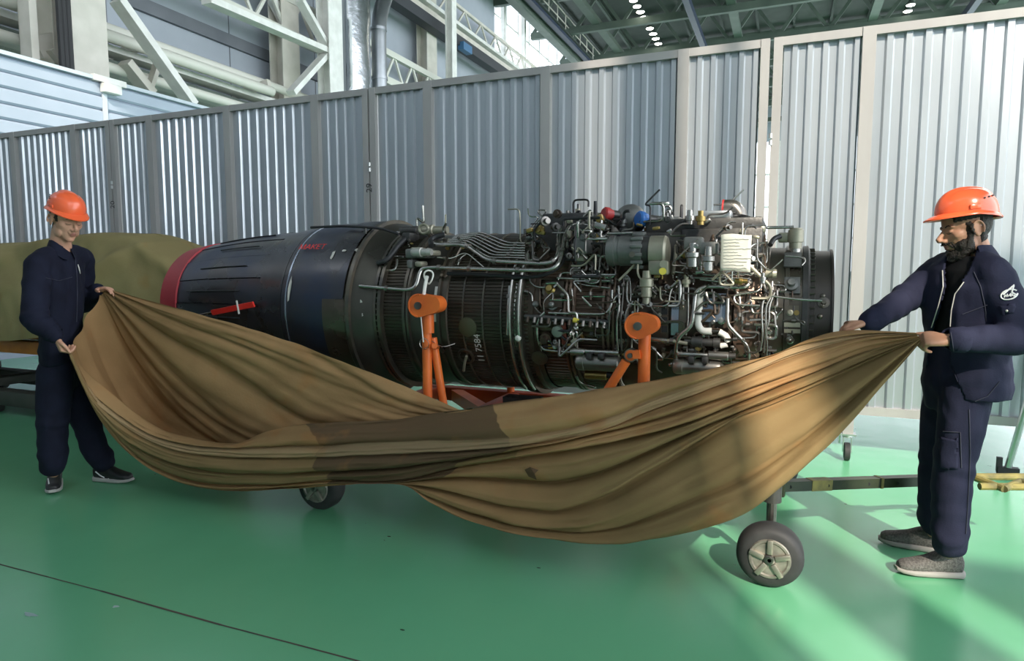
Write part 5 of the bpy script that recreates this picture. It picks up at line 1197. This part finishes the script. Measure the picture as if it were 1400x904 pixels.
def helmet(c, f, l, u, k, parent):
    def P(a, b_, d): return Vector(c) + (f * a + l * b_ + u * d) * k
    nth, nph = 64, 20; vs = []; fs = []
    for i in range(nph + 1):
        ph = math.pi / 2 * i / nph
        for j in range(nth):
            th = 2 * math.pi * j / nth; ct, st = math.cos(th), math.sin(th)
            r = math.cos(ph) ** .80; z = math.sin(ph) ** .95
            a = (.140 if ct > 0 else .138) * r * ct; bb = .114 * r * st; zz = .062 + .120 * z
            ridge = .008 * math.exp(-(bb / .032) ** 4) * z ** .4 - .0022 * math.exp(-((abs(bb) - .042) / .006) ** 2) * z
            sc = 1 + ridge / .12
            vs.append(P(a * (1 + .5 * ridge / .12), bb * 1.0, .062 + (zz - .062) * sc - .016 * (1 - z) * (1 if ct < 0 else .2) * abs(ct)))
    for i in range(nph):
        for j in range(nth): fs.append((i * nth + j, i * nth + (j + 1) % nth, (i + 1) * nth + (j + 1) % nth, (i + 1) * nth + j))
    b = MB().add(vs, fs)
    # brim: small lip all round, visor in front
    rows = []
    for t, dz in ((0, 0), (.35, -.004), (.8, -.012), (1, -.016), (.98, -.021), (.7, -.019), (0, -.012)):
        row = []
        for j in range(nth):
            th = 2 * math.pi * j / nth; ct, st = math.cos(th), math.sin(th); vis = max(0, ct) ** 1.6
            ext = (.013 + .040 * vis) * t; a = (.139 + ext) * ct; bb = (.114 + (.013 + .012 * vis) * t) * st
            row.append(P(a, bb, .062 + dz * (1 + .55 * vis) - .016 * (1 if ct < 0 else .2) * abs(ct)))
        rows.append(row)
    vs = [p for r in rows for p in r]; n = len(rows)
    b.add(vs, [(i * nth + j, i * nth + (j + 1) % nth, (i + 1) * nth + (j + 1) % nth, (i + 1) * nth + j) for i in range(n - 1) for j in range(nth)])
    o = b.build('hard_hat', M_HELM, parent, 50); o['label'] = 'glossy orange hard hat'
    for q in (-1, 1):
        for m_ in range(3):
            a = -.03 - .024 * m_; z = .118 + .006 * m_; 
            for s_ in np.linspace(.05, .13, 60):
                rr = ((a / .139) ** 2 + (s_ / .114) ** 2); zz = (z - .062) / .122
                if rr ** .5 >= (max(0, 1 - zz ** 2.1)) ** .4: break
            MB().cyl(P(a, q * (s_ - .004), z), P(a, q * (s_ + .0025), z), .0042 * k, seg=10).build('vent_hole', M_BLK, o)
    for q in (-1, 1):
        MB().box(P(.015, q * .114, .078), (.05 * k, .01 * k, .022 * k), Matrix((f, l, u)).transposed(), bev=.004).build('side_slot', M_HELM, o)
    return o
def face_details(c, f, l, u, k, parent, brow=1.0, tree=None, off=None):
    def P(a, b_, d): return Vector(c) + (f * a + l * b_ + u * d) * k
    def onf(bb, d, out):
        o_ = P(.3, bb, d); h = tree.ray_cast(o_ - off, -f); return (h[0] + off + f * out) if h[0] is not None else P(.09, bb, d)
    for q in (-1, 1):
        MB().tube([onf(q * x, z, -.001) for x, z in ((.012, .0225), (.024, .027), (.036, .028), (.048, .0225))], [.003 * brow, .0048 * brow, .0042 * brow, .002 * brow], 8).build('eyebrow', M_HAIR, parent, 60)
        MB().tube([onf(q * x, z, -.0002) for x, z in ((.017, -.0035), (.024, -.0062), (.032, -.0072), (.040, -.0055), (.046, -.002))], [.0010, .0019, .0022, .0019, .001], 6).build('eyelashes', M_HAIR, parent, 60)
    MB().tube([onf(x, -.0645 + .0012 * math.cos(x * 90), -.0016) for x in np.linspace(-.022, .022, 9)], .0014, 6).build('mouth_line', mat('mouth_dark', (.10, .04, .03), .7), parent, 60)

def shoe(ankle, toe_dir, L, m_up, m_sole, name, parent, kind):
    t = unit((toe_dir[0], toe_dir[1], 0)); s_ = V(-t.y, t.x, 0); a = V(ankle[0], ankle[1], 0); z = V(0, 0, 1); tilt = ankle[2]
    lift = V(0, 0, ankle[2])
    def R(x, w, zc, h): return (a + t * x + z * zc + lift, s_ * w, z * h)
    b = MB(); loft(b, [R(-.085, .020, .06, .030), R(-.075, .033, .062, .045), R(-.03, .038, .07, .055), R(.02, .038, .066, .05), R(.07, .040, .053, .037), R(.12, .043, .046, .028), R(.165, .038, .042, .024), R(.188, .022, .038, .016)], 20, 2.6)
    loft(b, [(a + z * .07 + lift - t * .03, s_ * .036, t * .048), (a + z * .115 + lift - t * .035, s_ * .036, t * .046)], 18)
    o, off = remesh(b, name, .006, 4, m_up, parent)
    b = MB(); loft(b, [(a + t * -.092 + z * .016 + lift, s_ * .02, z * .015), (a + t * -.078 + z * .016 + lift, s_ * .036, z * .017), (a + t * -.02 + z * .016 + lift, s_ * .040, z * .016), (a + t * .06 + z * .016 + lift, s_ * .044, z * .016), (a + t * .13 + z * .018 + lift, s_ * .046, z * .014), (a + t * .175 + z * .022 + lift, s_ * .038, z * .012), (a + t * .197 + z * .026 + lift, s_ * .02, z * .008)], 18, 4)
    b.build('sole', m_sole, o, 50)
    for i in range(5):
        x = .03 + .018 * i; h = .105 - .010 * i
        MB().tube([a + t * x + s_ * w + z * (h - 14 * w * w) + lift for w in np.linspace(-.024, .024, 7)], .0032, 6).build('lace', m_sole if kind == 'stripe' and False else M_LACE, o, 60)
    return o
M_LACE = mat('lace_dark', (.03, .03, .032), .8)

def folds(c_list, amp=.006, seedv=0.0):
    """cloth folds: soft noise everywhere plus ring folds near joints. c_list: (joint, axis, radius)"""
    def f(p, n_):
        d = amp * mnoise.noise(Vector((p.x * 9 + seedv, p.y * 9, p.z * 4.5))) + amp * .5 * mnoise.noise(Vector((p.x * 22, p.y * 22 + seedv, p.z * 13)))
        for j, ax, r, a in c_list:
            rel = p - j; dist = rel.length
            if dist < r * 2.2:
                t = rel.dot(ax); w = math.exp(-(dist / r) ** 2)
                ph = t * 62 + 5.0 * mnoise.noise(p * 7) 
                d += a * w * (math.sin(ph) * .6 + .3 * math.sin(ph * .5 + 1))
        return d
    return f

def person(name, label, S_):
    """S_: dict of joints (world) and looks"""
    root = empty(name, S_['root'], label, 'person')
    J = S_; f, l, u = J['hf'], J['hl'], J['hu']; k = J.get('hk', 1.0); hc = J['head']
    b = MB(); head_parts(b, hc, f, l, u, k, J.get('nose', 1.0))
    limb(b, [hc + (f * -.012 - u * .05) * k, hc + (f * -.022 - u * .115) * k, J['neck'] + V(0, 0, -.02)], [.056 * k, .055 * k, .066 * k])
    sd = (J['shL'] - J['shR']).normalized(); bf = J['bf']
    ch = (J['shL'] + J['shR']) / 2; hp = (J['hipL'] + J['hipR']) / 2
    loft(b, [(hp - V(0, 0, .08), sd * .14, bf * .09), (hp + V(0, 0, .06), sd * .15, bf * .10), (hp.lerp(ch, .5), sd * .135, bf * .09), (hp.lerp(ch, .8), sd * .16, bf * .10), (ch + V(0, 0, .0), sd * .15, bf * .075), (ch + V(0, 0, .05), sd * .07, bf * .05)])
    for s_ in 'LR':
        limb(b, [J['sh' + s_], J['el' + s_], J['wr' + s_]], [.048, .038, .026]); limb(b, [J['hip' + s_], J['kn' + s_], J['an' + s_] + V(0, 0, .03)], [.075, .05, .035])
        hd = J['hand' + s_]; hand_parts(b, J['wr' + s_], hd['d'], hd['n'], hd['s'], hd['curl'], hd.get('k', 1.0), thumb_dir=hd.get('t'))
    body, off = remesh(b, 'body', .0040, 4, J['skin'], root)
    tree = surf(body, off)
    def loc(p): q = (p - hc) / k; return q.dot(f), q.dot(l), q.dot(u)
    face_details(hc, f, l, u, k, root, J.get('brow', 1), tree, off)
    raise_patch(body, off, lambda p, n_: (lambda a, bb, d: a > .086 and abs(bb) < .019 - .5 * abs(d + .065) and -.079 < d < -.051)(*loc(p)), .0006, 'lips', M_LIP, root)
    # hair: back and sides of the skull
    def hairtest(p, n_):
        a, bb, d = loc(p); 
        if (p - hc).length > .16 * k: return False
        ear = abs(bb) > .079 and -.035 < a < .02 and d < .03
        return (not ear) and ((a < -.022 and d > -.075 - .3 * (a + .02)) or (d > .035 and a < .07) or (abs(bb) > .060 and .012 < a < .038 and d > -.012 and not J.get('beard')))
    raise_patch(body, off, hairtest, J.get('hair_lift', .006), 'hair', M_HAIR, root, .002, 2)
    if J.get('beard'):
        def bt(p, n_):
            a, bb, d = loc(p)
            if (p - hc).length > .17 * k: return False
            mouth = abs(bb) < .026 and -.079 < d < -.049 and a > .07
            jaw = a > .005 and d < -.040 - .55 * max(0, .06 - abs(bb)) * 0 and d > -.15 and (a > .010 or abs(bb) > .03) and d < -.022 - .55 * max(0, a - .02)
            mous = a > .075 and abs(bb) < .034 and -.056 < d < -.043
            side = abs(bb) > .050 and .008 < a < .034 and d < .030
            neckv = d < -.115 and a < .02
            return (not mouth and not neckv) and (jaw or mous or side)
        def P(a, bb, d): return hc + (f * a + l * bb + u * d) * k
        b = MB(); RR = Matrix((f, l, u)).transposed()
        for q in (-1, 1): limb(b, [P(.016, q * .0655, .010), P(.018, q * .066, -.030), P(.032, q * .058, -.078), P(.058, q * .032, -.110), P(.074, 0, -.118)], [.007, .012, .018, .022, .024], 14)
        b.ell(P(.080, 0, -.097), (.019, .026, .017), RR); b.ell(P(.040, 0, -.112), (.044, .044, .024), RR); b.ell(P(.074, 0, -.125), (.024, .028, .020), RR)
        raise_patch(body, off, bt, .0075, 'beard', M_HAIR, root, .0015, 1)
        remesh(b, 'chin_beard', .004, 3, M_HAIR, root, lambda p, n_: .0035 * mnoise.noise(p * 70) + .002 * mnoise.noise(p * 160))
        b = MB(); limb(b, [P(.080, -.033, -.070), P(.092, -.018, -.052), P(.100, 0, -.0475), P(.092, .018, -.052), P(.080, .033, -.070)], [.005, .006, .0055, .006, .005], 10)
        remesh(b, 'moustache', .003, 1, M_HAIR, root, lambda p, n_: .0015 * mnoise.noise(p * 150))
    helmet(hc + J.get('helm_off', V(0, 0, 0)), J.get('helm_f', f), l, J.get('helm_u', u), J.get('helm_k', k), root)
    # ---- trousers
    b = MB(); tw = J.get('tw', 1.0)
    loft(b, [(hp - V(0, 0, .12), sd * .150, bf * .105), (hp, sd * .172, bf * .125), (hp + V(0, 0, .10), sd * .160, bf * .115), (hp + V(0, 0, .20), sd * .150, bf * .105)])
    fl_ = []
    for s_ in 'LR':
        kn, an, hj = J['kn' + s_], J['an' + s_], J['hip' + s_]
        limb(b, [hj, hj.lerp(kn, .5), kn, kn.lerp(an, .55), an + V(0, 0, .075)], [.098 * tw, .094 * tw, .082 * tw, .078 * tw, .076 * tw], 18)
        fl_ += [(kn, unit(hj - an), .13, .007), (an + V(0, 0, .10), V(0, 0, 1), .10, .010)]
    fl_.append((hp - V(0, 0, .05), unit(sd + V(0, 0, .8)), .16, .006))
    tr_, toff = remesh(b, 'trousers', .009, 5, J['trouser_mat'], root, folds(fl_, .007, J['seed']))
    # ---- shirt / jacket
    jk = J['jk']
    if J.get('shirt'):
        b = MB(); loft(b, [(hp + V(0, 0, .05), sd * .152, bf * .104), (hp.lerp(ch, .4), sd * .148, bf * .106), (hp.lerp(ch, .75), sd * .172, bf * .118), (ch + V(0, 0, .01), sd * .17, bf * .092), (ch + V(0, 0, .055), sd * .09, bf * .066), (ch + V(0, 0, .075) + bf * .02, sd * .066, bf * .062)])
        remesh(b, 'tee_shirt', .009, 4, M_TEE, root)
    b = MB(); hem = J['hem']; w = jk
    loft(b, [(hem, sd * .185 * w, bf * .140 * w), (hem.lerp(ch, .12), sd * .190 * w, bf * .145 * w), (hem.lerp(ch, .35), sd * .182 * w, bf * .140 * w), (hem.lerp(ch, .70), sd * .200 * w, bf * .148 * w), (hem.lerp(ch, .9), sd * .200 * w, bf * .135 * w), (ch + V(0, 0, .02), sd * .185 * w, bf * .105 * w), (ch + V(0, 0, .055), sd * .12, bf * .085), (ch + V(0, 0, .095), sd * .072, bf * .068)], 26, 2.3)
    fl_ = []
    for s_ in 'LR':
        a, e, w_ = J['sh' + s_], J['el' + s_], J['wr' + s_]
        cuff = w_ + (e - w_).normalized() * .015
        limb(b, [a, a.lerp(e, .5), e, e.lerp(cuff, .5), cuff], [.072, .070, .066, .060, .050], 18); limb(b, [ch + V(0, 0, .03), a.lerp(ch, .45) + V(0, 0, .026), a + V(0, 0, .004)], [.072, .072, .070], 16)
        fl_ += [(e, unit(a - w_), .12, .008), (a.lerp(e, .4), unit(a - e), .09, .005), (e.lerp(cuff, .7), unit(e - cuff), .08, .005), (a - V(0, 0, .10), unit(V(0, 0, 1) + (a - ch) * 2), .12, .006)]
    fl_.append((hem + V(0, 0, .08), V(0, 0, 1), .22, .007))
    jac, joff = remesh(b, 'jacket', .009, 4, J['jacket_mat'], root, folds(fl_, .008, J['seed'] + 5))
    for s_ in 'LR':   # cuffs
        e, w_ = J['el' + s_], J['wr' + s_]; d = (w_ - e).normalized(); c = w_ - d * .02
        MB().turned(c, d, [(-.045, .050), (-.04, .054), (0, .052), (.006, .049), (.0, .040)], 20).build('cuff', J['jacket_mat'], root, 60)
    # collar: folded band round the neck, open at the front
    nk = ch + V(0, 0, .086); vs = []; na = 36; gap = J.get('gap', .5)
    for (dr, dz, ex) in ((0.0, .0, 0), (.004, .035, 0), (.010, .040, 0), (.024, .016, .2), (.040, -.016, 1), (.036, -.020, 1), (.016, .0, 0)):
        for i in range(na + 1):
            th = gap + (2 * math.pi - 2 * gap) * i / na; frn = max(0, math.cos(th)) ** 2
            vs.append(nk + bf * math.cos(th) * (.078 + dr * 1.25 + .03 * frn * ex) + sd * math.sin(th) * (.080 + dr * 1.25) + V(0, 0, dz * 1.2 * J.get('ch', 1.0) - J.get('cdrop', .050) * frn * (1 + .3 * ex)))
    n = na + 1; fs = [(r * n + i, r * n + i + 1, (r + 1) * n + i + 1, (r + 1) * n + i) for r in range(6) for i in range(na)]
    b = MB().add(vs, fs).build('collar', J['jacket_mat'], root, 60)
    for s_ in 'LR': shoe(J['sole' + s_], J['toe' + s_], .28, J['shoe_up'], J['shoe_sole'], 'shoe', root, J['shoe_kind'])
    return root, body, off, jac, joff, tr_, toff
def basis(fwd, pitch, roll=0.0):
    f = unit(fwd); l = V(0, 0, 1).cross(f).normalized(); q = Quaternion(l, math.radians(pitch)); f2 = q @ f; u2 = q @ V(0, 0, 1); r = Quaternion(f2, math.radians(roll)); return f2, r @ l, r @ u2

# ------------------------------------------------------------------ the bearded man on the right
hf, hl, hu = basis((-.97, -.24, 0), 12, 3)
RM = dict(root=(.65, 3.48, 0), hf=hf, hl=hl, hu=hu, hk=.98, head=onY(1321, 313, 3.46), neck=onY(1330, 372, 3.48), bf=unit((-.88, -.47, 0)), nose=1.5, brow=.8,
          shL=onY(1361, 376, 3.31), shR=onY(1284, 371, 3.64), elL=onY(1396, 462, 3.24), elR=onY(1236, 409, 3.50), wrL=onY(1297, 465, 3.13), wrR=onY(1186, 443, 3.31),
          hipL=onY(1322, 528, 3.38), hipR=onY(1296, 522, 3.58), knL=onY(1303, 642, 3.38), knR=onY(1282, 632, 3.62), anL=onY(1296, 762, 3.36), anR=onY(1277, 735, 3.66),
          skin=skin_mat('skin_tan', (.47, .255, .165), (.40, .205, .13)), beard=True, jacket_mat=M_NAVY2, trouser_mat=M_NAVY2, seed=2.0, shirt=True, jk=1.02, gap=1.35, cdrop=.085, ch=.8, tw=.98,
          toeL=(-.97, -.25), toeR=(-.97, .1), shoe_up=mat('grey_knit', (.16, .15, .14), .9, col2=(.08, .075, .07), scale=120, bump=.3, bscale=200), shoe_sole=mat('grey_sole', (.30, .285, .26), .7), shoe_kind='knit',
          helm_f=basis((-.97, -.24, 0), 3)[0], helm_u=basis((-.97, -.24, 0), 3)[2], helm_off=V(.0, 0, .014), helm_k=.89)
RM['soleL'] = onZ(1287, 787); RM['soleR'] = onZ(1262, 752); RM['hem'] = onY(1322, 538, 3.46)
gL = onY(1256, 462, 3.12); gR = onY(1150, 455, 3.25)
RM['handL'] = dict(d=unit((-.96, -.05, .02)), n=unit((0, .5, -.85)), s=unit((0, .75, .55)), curl=(2.2, 2.6, 2.8, 2.9), t=unit((-.85, .35, -.1)), k=1.0)
RM['handR'] = dict(d=unit((-.93, -.22, .0)), n=unit((0.1, -.1, -.95)), s=unit((-.1, -.95, .1)), curl=(1.5, 1.7, 2.0, 2.2), t=unit((-.85, -.3, -.35)), k=1.0)
rroot, rbody, roff, rj, rjo, rt_, rto = person('person', 'bearded man in orange hard hat and open navy jacket pulling the cover at right', RM)
cut(rj, rjo, [(1293, 352), (1313, 372), (1316, 388), (1304, 402), (1299, 425), (1297, 452), (1300, 500), (1322, 552), (1300, 560), (1262, 530), (1271, 470), (1275, 448), (1284, 420), (1291, 392), (1290, 370)])
cut(rj, rjo, [(1296, 330), (1340, 328), (1332, 352), (1323, 372), (1313, 387), (1292, 366)])
sm = rj.modifiers.new('t', 'SOLIDIFY'); sm.thickness = .008; sm.offset = -1
tj = surf(rj, rjo); tt = surf(rt_, rto)
M_ZIP = mat('zip_white', (.62, .60, .56), .4, .3)
def zipline(pts, nm='zip', m=M_ZIP, r=.0022, tree=tj, off=rjo, out=.002): return lineon(tree, off, pts, r, nm, m, rroot, out)
zipline([(1289, 370), (1290, 392), (1283, 420), (1274, 448)]); zipline([(1318, 386), (1306, 402), (1301, 425), (1299, 452)]); zipline([(1301, 500), (1312, 528), (1323, 553)], m=M_NAVY)
M_SEAM = mat('seam_navy', (.035, .037, .06), .8)
for pts in ([(1332, 372), (1341, 392), (1347, 418), (1348, 440)], [(1316, 430), (1350, 417)], [(1322, 553), (1350, 542), (1366, 522)], [(1300, 455), (1304, 480), (1302, 520)]): zipline(pts, 'seam', M_SEAM, .0018)
lineon(tt, rto, [(1290, 590), (1313, 591), (1314, 640)], .002, 'seam', M_SEAM, rroot); lineon(tt, rto, [(1325, 560), (1326, 620), (1323, 680), (1320, 730)], .002, 'seam', M_SEAM, rroot)
raise_patch(rt_, rto, lambda p, n_: p.y < 3.5 and n_.dot((CAM - p).normalized()) > .2 and inpoly(*pxof(p), [(1284, 597), (1311, 599), (1310, 643), (1286, 642)]), .007, 'thigh_pocket', M_NAVY2, rroot)
raise_patch(rj, rjo, lambda p, n_: n_.dot((CAM - p).normalized()) > .1 and inpoly(*pxof(p), [(1366, 418), (1388, 413), (1391, 428), (1368, 432)]), .006, 'sleeve_pocket', M_NAVY2, rroot)
for px, py in ((1377, 425), (1316, 549)):
    h = hit(tj, rjo, px, py, .004)
    if h is not None: MB().ell(h, .0055, seg=10, rings=6).build('snap_button', M_ZIP, rroot)
# sleeve emblem: oval ring, band of letters, tall pointed sail
em = []
el = lambda t: (1379.5 + 11.5 * math.cos(t) * math.cos(-.25) - 6.6 * math.sin(t) * math.sin(-.25), 403.0 + 11.5 * math.cos(t) * math.sin(-.25) + 6.6 * math.sin(t) * math.cos(-.25))
M_EMB = mat('emblem_white', (.78, .78, .78), .8)
lineon(tj, rjo, [el(t) for t in np.linspace(.2, 5.9, 26)], .0030, 'emblem_ring', M_EMB, rroot, .002, 2)
lineon(tj, rjo, [(1371, 403), (1386, 390), (1383, 400), (1390, 404)], .0032, 'emblem_sail', M_EMB, rroot, .002, 6)
for pts in ([(1373, 407), (1374, 403), (1376, 406), (1377, 402), (1378, 406)], [(1379, 405), (1382, 401), (1382, 406), (1380, 404)], [(1384, 405), (1384, 401), (1387, 402), (1387, 406), (1384, 404)]): lineon(tj, rjo, pts, .0022, 'emblem_letter', M_EMB, rroot, .002, 3)

# ------------------------------------------------------------------ the clean shaven man on the left
hf, hl, hu = basis((.99, -.08, 0), 20, 0)
LM = dict(root=(-4.15, 2.70, 0), hf=hf, hl=hl, hu=hu, hk=.99, head=onY(90, 300, 2.68), neck=onY(82, 349, 2.70), bf=unit((.97, -.22, 0)), nose=1.0, brow=.8, hair_lift=.003,
          shR=onY(52, 361, 2.50), shL=onY(112, 354, 2.91), elR=onY(48, 436, 2.38), elL=onY(112, 415, 2.98), wrR=onY(78, 461, 2.44), wrL=onY(134, 397, 2.92),
          hipR=onY(76, 506, 2.60), hipL=onY(98, 504, 2.80), knR=onY(72, 585, 2.58), knL=onY(118, 578, 2.82), anR=onY(74, 652, 2.58), anL=onY(142, 645, 2.86),
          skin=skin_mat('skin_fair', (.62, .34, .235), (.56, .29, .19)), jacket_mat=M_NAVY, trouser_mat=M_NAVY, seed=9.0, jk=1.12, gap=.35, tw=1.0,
          toeR=(.80, -.60), toeL=(.98, .18), shoe_up=mat('black_leather', (.015, .015, .016), .5), shoe_sole=mat('pale_sole', (.42, .40, .38), .6), shoe_kind='stripe', helm_k=.84, helm_off=V(-.004, 0, .016))
LM['soleR'] = onZ(76, 665); LM['soleL'] = onZ(146, 658); LM['hem'] = onY(84, 492, 2.70)
LM['handR'] = dict(d=unit((.22, .12, -.92)), n=unit((.5, .8, .1)), s=unit((.8, -.5, .2)), curl=(2.3, 2.5, 2.7, 2.8), t=unit((.55, .35, -.75)), k=1.0)
LM['handL'] = dict(d=unit((.75, .12, .10)), n=unit((.0, -.3, -.9)), s=unit((.2, -.95, .2)), curl=(1.0, 1.2, 1.5, 1.8), t=unit((.8, -.4, -.2)), k=1.0)
lroot, lbody, loff, lj, ljo, lt_, lto = person('person', 'clean shaven man in orange hard hat and navy work suit holding the cover at left', LM)
tj2 = surf(lj, ljo)
lineon(tj2, ljo, [(106, 362), (108, 370), (109, 374)], .003, 'zip_pull', M_ZIP, lroot); lineon(tj2, ljo, [(102, 352), (104, 372), (105, 400), (104, 440)], .002, 'zip', M_SEAM, lroot)
lineon(tj2, ljo, [(62, 380), (80, 384), (98, 379)], .002, 'seam', M_SEAM, lroot)
# white stripes on his shoes
for o in [c for c in lroot.children if c.name.startswith('shoe')]:
    t_ = surf(o, loff)
    base = [(131, 645), (137, 650), (143, 653)] if hit(t_, loff, 146, 655) is not None else [(66, 655), (67, 662)]
    lineon(t_, loff, base, .004, 'stripe', M_EMB, o if False else lroot, .002, 4)
    if base[0][0] == 131:
        for q in ([(145, 655), (150, 659)], [(148, 654), (153, 658)]): lineon(t_, loff, q, .003, 'stripe', M_EMB, lroot, .002, 4)
# inner blue tee at his collar
MB().ell(LM['neck'] + V(.05, -.02, -.02), (.04, .05, .03)).build('tee_collar', mat('blue_tee', (.02, .03, .10), .8), lroot)
